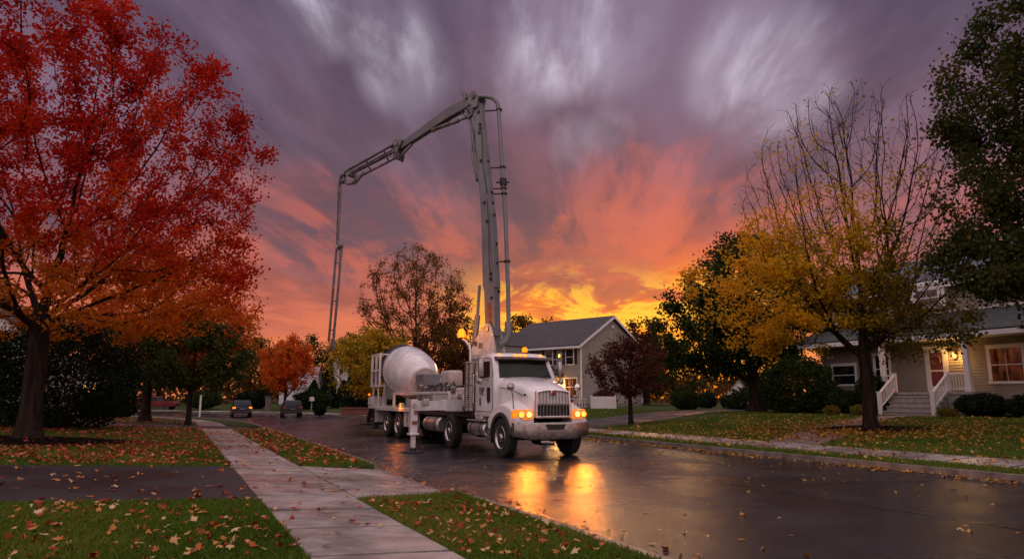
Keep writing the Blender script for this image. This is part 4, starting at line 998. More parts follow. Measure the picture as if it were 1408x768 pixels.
b.cyl(BP(7.95, 3.98), BP(7.95, 3.55), .075, 10); P_('delivery_pipe', b, 'boom_dark', boom)
# concrete line up the outside of section 1
n0 = .36
def LR(z): return np.interp(z, [3.4, 4.2, 5.4, 8, 12.2], [-.50, -.50, -.48, -.36, -.06])
b = MB(); b.tube([BP(-.25, 3.45, n0 - .2), BP(-.42, 3.6, n0 - .05), BP(LR(3.8), 3.8, n0), BP(LR(4.25), 4.25, n0)], .13, 12); b.tube([BP(LR(4.2), 4.2, n0), BP(LR(5.4), 5.4, n0), BP(LR(8), 8.0, n0), BP(LR(12.2), 12.2, n0 - .03)], .075, 12)
b.tube([BP(-.06, 12.15, n0 - .03), BP(-.02, 12.42, n0 - .05), BP(.12, 12.60, n0 - .14), BP(.35, 12.68, n0 - .22), BP(.6, 12.7, n0 - .3)], .085, 12)
cl = P_('concrete_line', b, 'grey_paint', boom)
for z in (12.1, 9.85, 9.05, 8.85, 6.35):
    b = MB(); b.cyl(BP(LR(z), z, n0), BP(LR(z), z + .07, n0), .11, 12); b.beam(BP(on_boom(z) - .05, z + .03, .1), BP(LR(z) - .1, z + .03, n0 + .06), .03, .05)
    P_('pipe_clamp', b, 'black', boom)
b = MB(); b.cyl(BP(LR(9.2), 9.2, n0), BP(LR(9.45), 9.45, n0), .13, 12); b.tube([BP(LR(9.3) + .2, 9.3, n0 - .18), BP(LR(9.3) - .12, 9.35, n0 + .2)], .03, 6)
P_('pipe_clamp', b, 'black', boom)

for z0, z1, n in ((5.6, 8.6, -.2), (8.8, 11.6, -.17)):
    P_('hose', MB().tube([BP(on_boom(z) + .02*math.sin(z*2.1) - .12, z, n - .03 - .02*math.sin(z*3.3)) for z in np.linspace(z0, z1, 14)], .014, 5), 'hose', boom)
P_('hose', MB().tube([BP(4.3, 11.5, -.2), BP(4.6, 11.05, -.24), BP(5.0, 11.2, -.24)], .02, 6), 'hose', boom)
P_('hose', MB().tube([BP(.45, 12.2, -.26), BP(.85, 11.75, -.28), BP(1.3, 12.2, -.2)], .02, 6), 'hose', boom)
for s in (-1, 1):
    P_('grab_rail', MB().tube([(s*1.11, 2.08, 1.45), (s*1.17, 2.08, 1.5), (s*1.17, 2.08, 2.35), (s*1.09, 2.08, 2.4)], .016, 6), 'chrome')
    b = MB(); b.span((s*.95, 14.0, .25), (s*1.2, 14.03, 1.15), .005); P_('mud_flap', b, 'black_plastic')
# ------------------------------------------------------------------ houses
def part(name, mb, m, parent, world=True, label=None):
    o = mb.build(name, M[m], parent, world)
    if label: o['label'] = label
    return o
def window(parent, o, u, n, w, h, glass='glass', sash=True, shutters=False, cap=0.0, muntin=0, world=True, trim=.10):
    """o: centre of the opening on the wall face; u: unit vector along the wall; n: outward normal"""
    o, u, n = Vector(o), Vector(u), Vector(n); z = Vector((0, 0, 1))
    q = lambda mb, a0, a1, b0, b1, d0, d1: mb.hull8([o + u*a + z*b_ + n*d0 for a, b_ in ((a0, b0), (a1, b0), (a1, b1), (a0, b1))], [o + u*a + z*b_ + n*d1 for a, b_ in ((a0, b0), (a1, b0), (a1, b1), (a0, b1))])
    f = MB(); t = trim
    q(f, -w/2 - t, -w/2, -h/2, h/2, .0, .06); q(f, w/2, w/2 + t, -h/2, h/2, .0, .06)
    q(f, -w/2 - t*1.15, w/2 + t*1.15, h/2, h/2 + t*1.2, .0, .07); q(f, -w/2 - t*1.2, w/2 + t*1.2, -h/2 - t*.8, -h/2, .0, .09)
    if sash: q(f, -w/2, w/2, -.025, .025, .044, .06)
    for k in range(muntin): x = -w/2 + w*(k + 1)/(muntin + 1); q(f, x - .012, x + .012, -h/2, h/2, .044, .056)
    if cap: f.hull8([o + u*a + z*b_ + n*0. for a, b_ in ((-w/2 - t*2, h/2 + t*1.2), (w/2 + t*2, h/2 + t*1.2), (0, h/2 + t*1.2 + cap))], [o + u*a + z*b_ + n*.14 for a, b_ in ((-w/2 - t*2, h/2 + t*1.2), (w/2 + t*2, h/2 + t*1.2), (0, h/2 + t*1.2 + cap))])
    fo = part('window', f, 'trim', parent, world)
    g = MB(); q(g, -w/2, w/2, -h/2, h/2, .040, .046); part('pane', g, glass, fo, world)
    if shutters:
        for s in (-1, 1):
            b = MB(); q(b, s*(w/2 + t + .02), s*(w/2 + t + .40), -h/2 - .03, h/2 + .05, .0, .04)
            for k in range(9): zz = -h/2 + h*(k + .5)/9; q(b, s*(w/2 + t + .06), s*(w/2 + t + .36), zz - .04, zz + .03, .04, .055)
            part('shutter', b, 'shutter', parent, world)
    return fo
def lamp(parent, p, energy, col, rad=.06):
    ld = bpy.data.lights.new('porch_light', 'POINT'); o = bpy.data.objects.new('porch_light', ld); COL.objects.link(o); o.parent = parent
    o.location = root_mx(parent).inverted() @ Vector(p); ld.energy = energy; ld.color = col; ld.shadow_soft_size = rad

# right-hand house: taupe, gambrel roof with a long front dormer and a lit entry
XF, YL, YR = 37.0, 30.7, 11.0
HA = thing('house', 'taupe clapboard house with lit red front door, white railings and blue grey roof', 'house', (XF, 24, .72))
def laps(mb, x, y0, y1, z0, z1, p, d=.036):
    """clapboards on a wall facing -x"""
    n = round((z1 - z0)/p); p = (z1 - z0)/n
    for k in range(n):
        z = z0 + k*p; mb.prism([(x, y0, z), (x - d, y0, z), (x - .005, y0, z + p), (x, y0, z + p)], (0, y1 - y0, 0))
b = MB(); b.span((XF, YR, 1.0), (XF + 9, YL, 5.05)); laps(b, XF, YR, YL - .02, 1.0, 4.68, .15); part('wall', b, 'siding_tan', HA)
b = MB(); b.span((XF + .03, YR + .03, .4), (XF + 8.97, YL - .03, 1.0)); part('foundation', b, 'foundation', HA)
# gable end above, and the dormer wall
b = MB(); b.prism([(XF + .25, YL - .02, 5.05), (XF + 1.15, YL - .02, 7.75), (XF + 4.5, YL - .02, 9.95), (XF + 7.85, YL - .02, 7.75), (XF + 8.75, YL - .02, 5.05)], (0, -.2, 0)); b.span((XF + .75, YR, 5.4), (XF + 1.1, YL - .5, 7.85)); laps(b, XF + .75, YR, YL - .56, 6.36, 7.62, .15); part('wall', b, 'siding_tan', HA)
def roof_slab(mb, a, c, y0, y1, th=.14):
    a, c = Vector(a), Vector(c); t = (c - a).normalized(); n = Vector((-t.z, 0, t.x)); n = n if n.z > 0 else -n
    mb.hull8([a + Vector((0, y0, 0)), a + Vector((0, y1, 0)), c + Vector((0, y1, 0)), c + Vector((0, y0, 0))], [p + n*th for p in (a + Vector((0, y0, 0)), a + Vector((0, y1, 0)), c + Vector((0, y1, 0)), c + Vector((0, y0, 0)))])
b = MB(); roof_slab(b, (XF - 1.7, 0, 4.86), (XF + .78, 0, 6.15), YR, YL + .35); part('lower_roof', b, 'roof_green', HA)
b = MB(); roof_slab(b, (XF + .35, 0, 7.80), (XF + 4.5, 0, 10.05), YR, YL + .35); roof_slab(b, (XF + 8.6, 0, 7.75), (XF + 4.5, 0, 10.05), YR, YL + .35); part('roof', b, 'roof_blue', HA)
b = MB(); b.span((XF - 1.78, YR, 4.66), (XF - 1.66, YL + .35, 4.90)); b.span((XF + .28, YR, 7.62), (XF + .38, YL + .38, 7.86)); b.span((XF + .70, YR, 6.18), (XF + .78, YL - .5, 6.36))
b.beam((XF - 1.7, YL + .37, 4.84), (XF + .78, YL + .37, 6.14), .05, .26); b.beam((XF + .35, YL + .37, 7.78), (XF + 4.5, YL + .37, 10.02), .05, .28); b.span((XF - .02, YL - .02, 1.0), (XF + .10, YL + .03, 5.0)); b.span((XF - 1.66, YR, 4.70), (XF, YL + .3, 4.78))
b.span((XF + .66, YL - .55, 6.2), (XF + .78, YL - .42, 7.8))
part('trim_board', b, 'trim', HA)
for y in (23.78, 16.5):
    b = MB(); b.span((XF + .34, y - .98, 6.5), (XF + .76, y + .98, 7.84)); b.hull8([(XF + .22, y - 1.1, 7.80), (XF + .22, y + 1.1, 7.80), (XF + 1.6, y + 1.1, 8.2), (XF + 1.6, y - 1.1, 8.2)], [(XF + .22, y - 1.1, 7.96), (XF + .22, y + 1.1, 7.96), (XF + 1.6, y + 1.1, 8.4), (XF + 1.6, y - 1.1, 8.4)]); dm = part('dormer', b, 'trim', HA)
    window(HA, (XF + .34, y, 7.12), (0, -1, 0), (-1, 0, 0), 1.25, .85, 'glass', True, muntin=1, trim=.16)
for y, w in ((28.2, 1.3),): window(HA, (XF + .75, y, 7.05), (0, -1, 0), (-1, 0, 0), w, 1.05, 'glass', True, cap=.34 if y < 26 else 0, muntin=1, trim=.15)
window(HA, (XF, 19.9, 3.28), (0, -1, 0), (-1, 0, 0), 1.45, 1.62, 'warm_window', True, trim=.17, muntin=1)
window(HA, (XF, 29.2, 3.02), (0, -1, 0), (-1, 0, 0), 1.5, 1.1, 'glass', True, trim=.15)
window(HA, (XF, 26.6, 3.3), (0, -1, 0), (-1, 0, 0), .8, 1.5, 'glass', True, trim=.15)
window(HA, (XF, 15.0, 3.28), (0, -1, 0), (-1, 0, 0), 1.45, 1.62, 'glass', True, trim=.17, muntin=1)
# entry
b = MB(); b.span((XF - .05, 22.78, 1.98), (XF + .02, 22.93, 4.20)); b.span((XF - .05, 23.87, 1.98), (XF + .02, 24.02, 4.20)); b.span((XF - .07, 22.72, 4.20), (XF + .02, 24.08, 4.42)); part('door_frame', b, 'trim', HA)
b = MB(); b.span((XF - .042, 22.93, 1.98), (XF + .03, 23.87, 4.20)); dr = part('door', b, 'door_red', HA)
b = MB(); b.span((XF - .062, 22.935, 1.99), (XF - .043, 23.05, 4.19)); b.span((XF - .062, 23.75, 1.99), (XF - .043, 23.865, 4.19)); b.span((XF - .062, 23.05, 4.07), (XF - .043, 23.75, 4.19)); b.span((XF - .062, 23.05, 3.05), (XF - .043, 23.75, 3.13)); b.span((XF - .062, 23.05, 1.99), (XF - .043, 23.75, 2.27)); part('storm_frame', b, 'trim', dr)
b = MB(); b.tube([(XF - .07, 23.4 + .24*math.cos(a), 3.66 + .24*math.sin(a)) for a in np.linspace(0, 6.283, 22)], [.05 + .02*math.sin(k*2.7) for k in range(22)], 7); part('wreath', b, 'rust', dr)
b = MB(); b.ball((XF - .07, 23.80, 3.0), .035, n=10); part('handle', b, 'brass', dr)
b = MB(); b.span((XF - .13, 22.28, 3.92), (XF, 22.40, 4.0), .01); b.cyl((XF - .12, 22.34, 4.06), (XF - .12, 22.34, 4.14), .09, 10, .02); wl = part('wall_lamp', b, 'brass', HA)
part('lamp_glass', MB().lathe([(.04, 0), (.085, .06), (.085, .26), (.05, .30)], (XF - .14, 22.34, 3.72), (0, 0, 1), 12), 'porch_lamp', wl)
lamp(HA, (XF - .26, 22.34, 3.85), 55, (1, .50, .12))
# porch floor, steps, posts, railings
b = MB(); b.span((XF - 1.75, 20.7, 1.82), (XF - .005, 25.6, 1.95), .01); b.span((XF - 1.70, 20.75, .5), (XF - .01, 25.55, 1.80)); part('porch_floor', b, 'wood_step', HA)
for k in range(4):
    zt = 1.95 - (k + 1)*.245; x1 = XF - 1.75 - k*.30
    b = MB(); b.span((x1 - .33, 21.95, zt - .05), (x1 + .02, 24.75, zt), .008); b.span((x1 - .28, 22.0, .55), (x1, 24.7, zt - .052)); part('step', b, 'wood_step', HA)
for y in (25.45, 20.9):
    b = MB(); b.span((XF - 1.70, y - .12, 1.95), (XF - 1.46, y + .12, 4.70), .01); b.span((XF - 1.74, y - .16, 1.95), (XF - 1.42, y + .16, 2.15), .01); b.span((XF - 1.74, y - .16, 4.5), (XF - 1.42, y + .16, 4.70), .01); part('porch_post', b, 'trim', HA)
def railing(y0, y1):
    b = MB(); x = XF - 1.60; b.span((x - .05, y0, 2.80), (x + .05, y1, 2.88), .01); b.span((x - .03, y0, 2.07), (x + .03, y1, 2.13))
    n = int(abs(y1 - y0)/.12)
    for i in range(n): y = y0 + (y1 - y0)*(i + .5)/n; b.span((x - .018, y - .018, 2.12), (x + .018, y + .018, 2.81))
    part('railing', b, 'trim', HA)
railing(24.85, 25.33); railing(21.02, 21.85)
for y in (24.80, 21.90):
    b = MB(); p0 = Vector((XF - 3.0, y, .95)); p1 = Vector((XF - 1.62, y, 1.98)); z = Vector((0, 0, 1))
    b.beam(p0 + z*.92, p1 + z*.90, .11, .08); b.beam(p0 + z*.18, p1 + z*.14, .07, .07)
    for i in range(11): f = (i + .5)/11; p = p0.lerp(p1, f); b.beam(p + z*.16, p + z*.90, .036, .036)
    b.span((p0.x - .09, y - .09, .72), (p0.x + .05, y + .09, 1.98), .01); b.span((p1.x - .06, y - .09, 1.95), (p1.x + .08, y + .09, 2.98), .01)
    part('stair_railing', b, 'trim', HA)

# the grey house beyond the truck
cB = Vector((37.41, 60.57, .55)); tB = math.atan2(.363, .932)
HB = thing('house', 'grey two storey house with dark gable roof and black shutters behind the truck', 'house', cB, tB)
G, LF = 11.5, 11.6; E_, AP = 6.55, 9.75
wl_ = lambda n, mb, m: part(n, mb, m, HB, False)
b = MB(); b.span((0, 0, .5), (G, LF, E_)); b.prism([(0, .0, E_), (G, .0, E_), (G/2, .0, AP)], (0, .25, 0)); b.prism([(0, LF - .25, E_), (G, LF - .25, E_), (G/2, LF - .25, AP)], (0, .25, 0)); laps(b, 0, .0, LF, .5, E_ - .4, .2)
for k in range(46):
    z = .5 + k*.2; w0 = 0 if z < E_ else (z - E_)*(G/2)/(AP - E_); w1 = 0 if z + .2 < E_ else (z + .2 - E_)*(G/2)/(AP - E_)
    if w1 < G/2 - .2: b.hull8([(w0, -.026, z), (G - w0, -.026, z), (G - w1, -.005, z + .2), (w1, -.005, z + .2)], [(w0, .0, z), (G - w0, .0, z), (G - w1, .0, z + .2), (w1, .0, z + .2)])
wl_('wall', b, 'siding_grey')
b = MB(); b.span((.03, .03, -.3), (G - .03, LF - .03, .5)); wl_('foundation', b, 'foundation')
b = MB(); sl_ = (AP - E_)/(G/2)
for a, c in (((-.55, -.35, E_ - .55*sl_ + .12), (G/2, -.35, AP + .12)), ((G + .55, -.35, E_ - .55*sl_ + .12), (G/2, -.35, AP + .12))):
    a, c = Vector(a), Vector(c); L = Vector((0, LF + .7, 0)); up_ = Vector((0, 0, .14)); b.hull8([a, c, c + L, a + L], [a + up_, c + up_, c + L + up_, a + L + up_])
wl_('roof', b, 'roof_dark')
b = MB()
for x in (-.55, G + .55): b.beam((x, -.37, E_ - .55*sl_ + .08), (G/2, -.37, AP + .08), .05, .26)
b.span((-.66, -.37, E_ - .55*sl_ - .10), (-.54, LF + .35, E_ - .55*sl_ + .12)); b.span((-.54, 0, E_ - .40), (0, LF, E_ - .34))
for x in (-.03, G - .10): b.span((x, -.03, .5), (x + .13, .10, E_ - .2))
b.cyl((-.12, -.10, .3), (-.12, -.10, E_ - .4), .06, 8)
wl_('trim_board', b, 'trim')
for y in (1.45, 4.25): window(HB, (0, y, 5.30), (0, 1, 0), (-1, 0, 0), .95, 1.5, 'glass', True, True, world=False)
window(HB, (0, 7.6, 5.3), (0, 1, 0), (-1, 0, 0), .95, 1.5, 'glass', True, True, world=False)
window(HB, (0, 1.35, 2.2), (0, 1, 0), (-1, 0, 0), 1.5, 1.7, 'warm_window', True, world=False, muntin=2)
window(HB, (0, 4.6, 2.4), (0, 1, 0), (-1, 0, 0), .55, 1.7, 'lit_window', True, world=False)
b = MB(); b.prism([(-1.5, 2.2, 3.5), (-1.5, 6.6, 3.5), (-1.5, 4.4, 4.7)], (1.52, 0, 0)); b.span((-1.5, 2.3, 3.3), (0, 6.5, 3.5)); wl_('porch_roof', b, 'roof_dark')
for y in (2.4, 6.4): b = MB(); b.span((-1.45, y - .08, .1), (-1.29, y + .08, 3.3)); wl_('porch_post', b, 'trim')
b = MB(); b.span((0 - .05, 3.1, .4), (.02, 4.0, 2.6)); wl_('door', b, 'trim')
b = MB(); b.span((-.16, 2.70, 2.25), (0, 2.82, 2.32)); w2 = wl_('wall_lamp', b, 'brass'); part('lamp_glass', MB().lathe([(.06, 0), (.13, .1), (.13, .36), (.06, .42)], (-.2, 2.76, 2.1), (0, 0, 1), 10), 'porch_lamp', w2, False)
b = MB(); b.span((-.16, 2.42, 5.35), (0, 2.54, 5.42)); w3 = wl_('wall_lamp', b, 'brass'); part('lamp_glass', MB().lathe([(.05, 0), (.09, .08), (.09, .28), (.05, .32)], (-.16, 2.75, 5.3), (0, 0, 1), 10), 'porch_lamp', w3, False)
lamp(HB, root_mx(HB) @ Vector((-.55, 2.76, 2.3)), 260, (1, .45, .10), .1)
b = MB(); b.box((G/2, -.10, AP - 1.0), (.35, .12, .28), .02); wl_('gable_lamp', b, 'trim')
b = MB(); b.prism([(-3.6, 7.4, E_ + .1), (-3.6, 12.6, E_ + .1), (-3.6, 10.0, E_ + 1.9)], (6.5, 0, 0)); wl_('front_gable', b, 'roof_dark')
b = MB(); b.beam((-3.63, 7.3, E_ + .08), (-3.63, 10.0, E_ + 1.95), .06, .2, up=(1, 0, 0)); b.beam((-3.63, 12.7, E_ + .08), (-3.63, 10.0, E_ + 1.95), .06, .2, up=(1, 0, 0)); b.span((-3.6, 7.6, .5), (-.0, 12.4, E_ + .1)); wl_('garage_wing', b, 'siding_grey')
HBm = root_mx(HB)
fb = MB()
for i in range(9): fb.span((-1.9, 1.0 - i*.35, 0), (-1.8, 1.05 - i*.35, 1.0))
fb.span((-1.92, -2.0, .95), (-1.78, 1.1, 1.05)); fb.span((-1.9, -2.0, .15), (-1.8, 1.1, .22))
fo = fb.build('railing', M['trim']); fo.matrix_basis = HBm; tag(fo, 'low white railing beside the entry of the grey house', 'railing')
bb_ = MB(); bb_.span((0, 0, 0), (2.0, .08, 1.05), .01); bb_.span((-.06, -.05, 0), (.06, .12, 1.15)); bb_.span((1.94, -.05, 0), (2.06, .12, 1.15)); o = bb_.build('fence_panel', M['trim']); o.location = (31.4, 49.3, .70); o.rotation_euler = (0, 0, R(-28)); tag(o, 'low white fence panel on the lawn behind the small dark red tree', 'fence')

# far white houses up the street, and two glimpsed behind the maple
def far_house(name, label, loc, rz, w, d, e, a, roofm, wallm='siding_white', wins=(), lit=()):
    r = thing(name, label, 'house', loc, rz)
    b = MB(); b.span((0, 0, -.4), (w, d, e)); b.prism([(0, 0, e), (w, 0, e), (w/2, 0, a)], (0, .2, 0)); b.prism([(0, d - .2, e), (w, d - .2, e), (w/2, d - .2, a)], (0, .2, 0)); part('wall', b, wallm, r, False)
    b = MB(); k = (a - e)/(w/2)
    for x in (-.4, w + .4):
        A, C = Vector((x, -.3, e - .4*k + .1)), Vector((w/2, -.3, a + .1)); L = Vector((0, d + .6, 0)); U = Vector((0, 0, .15)); b.hull8([A, C, C + L, A + L], [A + U, C + U, C + L + U, A + L + U])
    part('roof', b, roofm, r, False)
    for (x, z, ww, hh) in wins: window(r, (x, 0, z), (1, 0, 0), (0, -1, 0), ww, hh, 'glass', True, world=False)
    for (x, z, ww, hh) in lit: window(r, (x, 0, z), (1, 0, 0), (0, -1, 0), ww, hh, 'lit_window', True, world=False)
    return r
M['roof_pale'] = shingle_mat('pale_grey_shingle', (.30, .29, .32))
far_house('house', 'distant white house with steep gable and two narrow dark windows up the street', (20.1, 101, .6), R(-8), 4.0, 9, 4.6, 8.1, 'roof_pale', wins=((1.4, 5.2, .55, 1.6), (2.6, 5.2, .55, 1.6)))
far_house('house', 'distant low house with pale grey roof between the red tree and the dark conifers', (18.6, 106, .6), R(68), 5, 5, 2.8, 5.4, 'roof_pale')
far_house('house', 'white sided house glimpsed behind the red maple trunk and yews', (-17.5, 50, .3), R(0), 8.9, 9, 5.4, 8.4, 'roof_dark', wins=((4.0, 3.6, 1, 1.5), (6.6, 3.6, 1, 1.5)))
far_house('house', 'distant house with one orange lit window behind the orange tree trunk', (-16.5, 80, .3), R(0), 11, 9, 3.2, 5.8, 'roof_dark', 'siding_tan', lit=((9.0, 1.9, 1.5, 1.4),))
# small white playhouse by the tall green tree
r = thing('playhouse', 'small white peaked playhouse with striped side under the tall dark green tree', 'playhouse', (46.6, 49.9, .68), R(-42))
b = MB(); b.prism([(0, 0, 0), (2.6, 0, 0), (2.3, 0, 1.3), (1.3, 0, 2.5), (.3, 0, 1.3)], (0, 1.9, 0)); part('wall', b, 'trim', r, False)
b = MB()
for i in range(6): b.beam((2.62 - .0*i, .15 + i*.3, .05), (2.33, .15 + i*.3, 1.28), .05, .16)
part('stripe', b, 'siding_grey', r, False)
b = MB(); b.beam((.2, -.06, 1.25), (1.3, -.06, 2.56), .08, .1); b.beam((2.4, -.06, 1.25), (1.3, -.06, 2.56), .08, .1); part('roof_edge', b, 'wood_step', r, False)

# ------------------------------------------------------------------ cars up the street
def car(name, label, loc, rz, paint, tails='tail', lit=True):
    r = thing(name, label, 'car', loc, rz)
    hw = .92; b = MB()
    side = [(-2.25, .45), (-2.30, .85), (-2.15, 1.0), (-.95, 1.08), (1.3, 1.10), (2.25, 1.06), (2.33, .75), (2.28, .40)]
    secs = []
    for x, k in ((-hw, .93), (-hw + .05, 1.0), (hw - .05, 1.0), (hw, .93)):
        secs.append([(x, y*k if abs(y) > 2 else y, z) for y, z in side])
    b.loft(secs); b.loft([[(x*w, y, z) for x in (-1, 1)] + [(x*w, y2, z) for x in (1, -1)] for w, y, y2, z in ((.86, -1.0, 2.2, 1.06), (.80, -.5, 2.02, 1.40), (.72, -.15, 1.75, 1.64), (.62, 0, 1.6, 1.67))]); part('body', b, paint, r, False)
    b = MB(); b.hull8([(-.76, 2.185, 1.14), (.76, 2.185, 1.14), (.68, 1.86, 1.56), (-.68, 1.86, 1.56)], [(-.76, 2.14, 1.14), (.76, 2.14, 1.14), (.68, 1.80, 1.56), (-.68, 1.80, 1.56)]); part('rear_window', b, 'truck_glass', r, False)
    b = MB(); b.hull8([(-.76, -.95, 1.12), (.76, -.95, 1.12), (.68, -.38, 1.55), (-.68, -.38, 1.55)], [(-.76, -.90, 1.12), (.76, -.90, 1.12), (.68, -.3, 1.55), (-.68, -.3, 1.55)]); part('windscreen', b, 'truck_glass', r, False)
    for s in (-1, 1):
        b = MB(); b.hull8([(s*.865, -.75, 1.13), (s*.865, 1.9, 1.13), (s*.775, 1.6, 1.56), (s*.775, -.25, 1.56)], [(s*.82, -.75, 1.13), (s*.82, 1.9, 1.13), (s*.74, 1.6, 1.56), (s*.74, -.25, 1.56)]); part('side_window', b, 'truck_glass', r, False)
        b = MB(); b.span((s*.62, 2.22, .80), (s*.90, 2.30, 1.02), .02); part('tail_lamp', b, tails if lit else 'red_badge', r, False)
        b = MB(); b.span((s*.60, -2.30, .72), (s*.86, -2.2, .90), .02); part('headlamp', b, 'chrome', r, False)
        for y in (-1.4, 1.4):
            b = MB(); b.lathe([(.2, -.11), (.33, -.11), (.35, -.07), (.35, .07), (.33, .11), (.2, .11)], (s*.84, y, .35), (s, 0, 0), 24); w = part('wheel', b, 'rubber', r, False)
            part('rim', MB().lathe([(.21, .08), (.18, .112), (.05, .09), (.001, .1)], (s*.84, y, .35), (s, 0, 0), 16, False), 'alu', w, False)
    b = MB(); b.span((-.9, 2.25, .42), (.9, 2.36, .62), .03); part('rear_bumper', b, 'black_plastic', r, False)
    part('number_plate', MB().span((-.25, 2.30, .72), (.25, 2.315, .84)), 'plate', r, False)
    r.scale = (.86, .9, .86); return r
car('parked_car', 'dark station wagon with unlit tail lamps parked up the street', (9.3, 63.6, 0), R(176), 'car_dark', lit=False)
car('parked_car', 'dark blue car with glowing orange tail lamps up the street', (5.35, 65.5, 0), R(178), 'car_blue', 'beacon_small')
car('parked_car', 'small red car far off on a drive behind the tree trunks', (-1.6, 84, .35), R(70), 'car_red', lit=False)
# small things along the far kerb
def post(label, loc, h, w, cat='post', m='trim'):
    b = MB(); b.box((0, 0, h/2), (w, w, h), .01); b.box((0, 0, h), (w*1.5, w*1.5, .06), .01)
    o = b.build('post', M[m]); o.location = loc; tag(o, label, cat); return o
post('white wooden post on the verge before the street bends', (1.9, 61, .13), 1.7, .14)
post('squat pale stone pillar between the two dark cars up the street', (9.2, 79.5, .2), 1.6, .55, 'pillar', 'kerb')
b = MB(); b.span((-1.6, -.3, -.1), (1.6, .3, .55), .02); b.span((-1.7, -.36, .55), (1.7, .36, .66), .02); o = b.build('garden_wall', M['brick']); o.location = (14.6, 60.3, .15); o.rotation_euler = (0, 0, R(-20)); tag(o, 'low brick garden wall at the drive behind the truck tail', 'garden wall')
for k, (x, y, lab) in enumerate(((10.9, 76.5, 'white mailbox on a thin post nearest the dark station wagon'), (13.2, 76.0, 'white mailbox on a thin post nearest the round clipped bush'))):
    r = thing('mailbox', lab, 'mailbox', (x, y, .2)); part('post', MB().box((0, 0, .55), (.1, .1, 1.1)), 'wood_step', r, False)
    b = MB(); b.prism([(-.2, -.35, 1.1), (.2, -.35, 1.1), (.2, -.35, 1.4), (.12, -.35, 1.55), (-.12, -.35, 1.55), (-.2, -.35, 1.4)], (0, .7, 0)); part('box', b, 'trim', r, False)
# ------------------------------------------------------------------ trees and plants
L_RED = leaf_mat('red_maple_leaves', [(0, (.085, .006, .008)), (.3, (.32, .014, .011)), (.55, (.54, .024, .012)), (.72, (.62, .085, .012)), (1, (.62, .22, .018))], .5)
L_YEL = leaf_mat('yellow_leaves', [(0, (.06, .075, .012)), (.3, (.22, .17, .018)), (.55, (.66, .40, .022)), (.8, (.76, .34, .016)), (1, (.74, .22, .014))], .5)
L_GRN = leaf_mat('dark_green_leaves', [(0, (.014, .028, .007)), (.5, (.042, .062, .014)), (.85, (.095, .085, .018)), (1, (.20, .085, .018))], .35)
L_BRN = leaf_mat('brown_leaves', [(0, (.08, .038, .012)), (.5, (.20, .095, .02)), (1, (.40, .21, .03))], .5)
L_DRED = leaf_mat('dark_red_leaves', [(0, (.035, .012, .010)), (.5, (.085, .026, .018)), (1, (.17, .06, .022))], .35)
L_ORG = leaf_mat('orange_red_leaves', [(0, (.24, .028, .010)), (.5, (.60, .08, .014)), (1, (.62, .22, .02))], .5)
L_EVG = leaf_mat('evergreen_needles', [(0, (.006, .011, .006)), (.6, (.016, .026, .011)), (1, (.03, .04, .015))], .15)
L_MUM = leaf_mat('yellow_green_foliage', [(0, (.06, .07, .012)), (.6, (.2, .15, .02)), (1, (.34, .22, .03))], .3)
CRX, CRY = .899, -.438                       # the photo's right-hand direction on the ground

# the big red maple, left
att = np.concatenate([ell_points(2600, (-.3, 0, 7.9), (6.4, 6.6, 5.7), .25, 1, 2.9), ell_points(420, (CRX*3.6, CRY*3.6, 4.6), (2.6, 2.8, 1.9), .2, 2, 2.6), ell_points(160, (-3.5, 1, 4.6), (3, 3, 1.9), .2, 3)])
def t_maple(L, t):
    inner = np.clip(1 - np.linalg.norm(L[:, :2], axis=1)/6.5, 0, 1); low = np.clip((7.0 - L[:, 2])/4.5, 0, 1)
    return .20 + .56*t + .80*low*(.30 + inner) - .07*np.clip((L[:, 2] - 8)/5, 0, 1)
make_tree('red_maple_tree', 'huge red maple with orange lower leaves beside the dark driveway', 'tree', (-3.7, 24.1, .42), att, 3.0, .275, 104000, .092, L_RED, M['barkd'], LEAF6, .17, .026, .006, t_maple, None, .42, .34, 8, .44, 1.05, .14, 11, flat=.9, gscale=.9, flare=.6)

# half-bare yellow tree on the right lawn
att = np.concatenate([ell_points(4200, (0, 0, 8.6), (4.5, 4.5, 5.5), .25, 4, 3.6), ell_points(430, (-CRX*3.4, -CRY*3.4, 5.4), (3.6, 3.2, 2.6), .15, 5, 2.4), ell_points(420, (CRX*2.1, CRY*2.1, 4.3), (2.2, 2.4, 1.5), .2, 6, 2.8)])
def k_yel(p):
    w = np.clip((9.6 - p[:, 2])/4.8, .05, 1); side = -(p[:, 0]*CRX + p[:, 1]*CRY)
    return w*(1 - .15*np.clip(side/3, -.3, 1))*np.where(p[:, 2] > 9.5, .45, 1)*np.where((side < -.7) & (p[:, 2] > 4.7), .07, 1)
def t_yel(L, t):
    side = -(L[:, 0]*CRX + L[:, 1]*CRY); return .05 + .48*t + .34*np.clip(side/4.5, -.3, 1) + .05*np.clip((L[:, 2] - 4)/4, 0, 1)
make_tree('yellow_tree', 'half bare tree with yellow and orange leaves in a mulch bed before the taupe house', 'tree', (24.3, 18.2, .45), att, 2.6, .23, 31000, .11, L_YEL, M['barkd'], LEAF6, .20, .022, .0075, t_yel, k_yel, .40, .25, 7, .34, 1.15, .16, 12, flat=.5, flare=.5, cut=6.2)

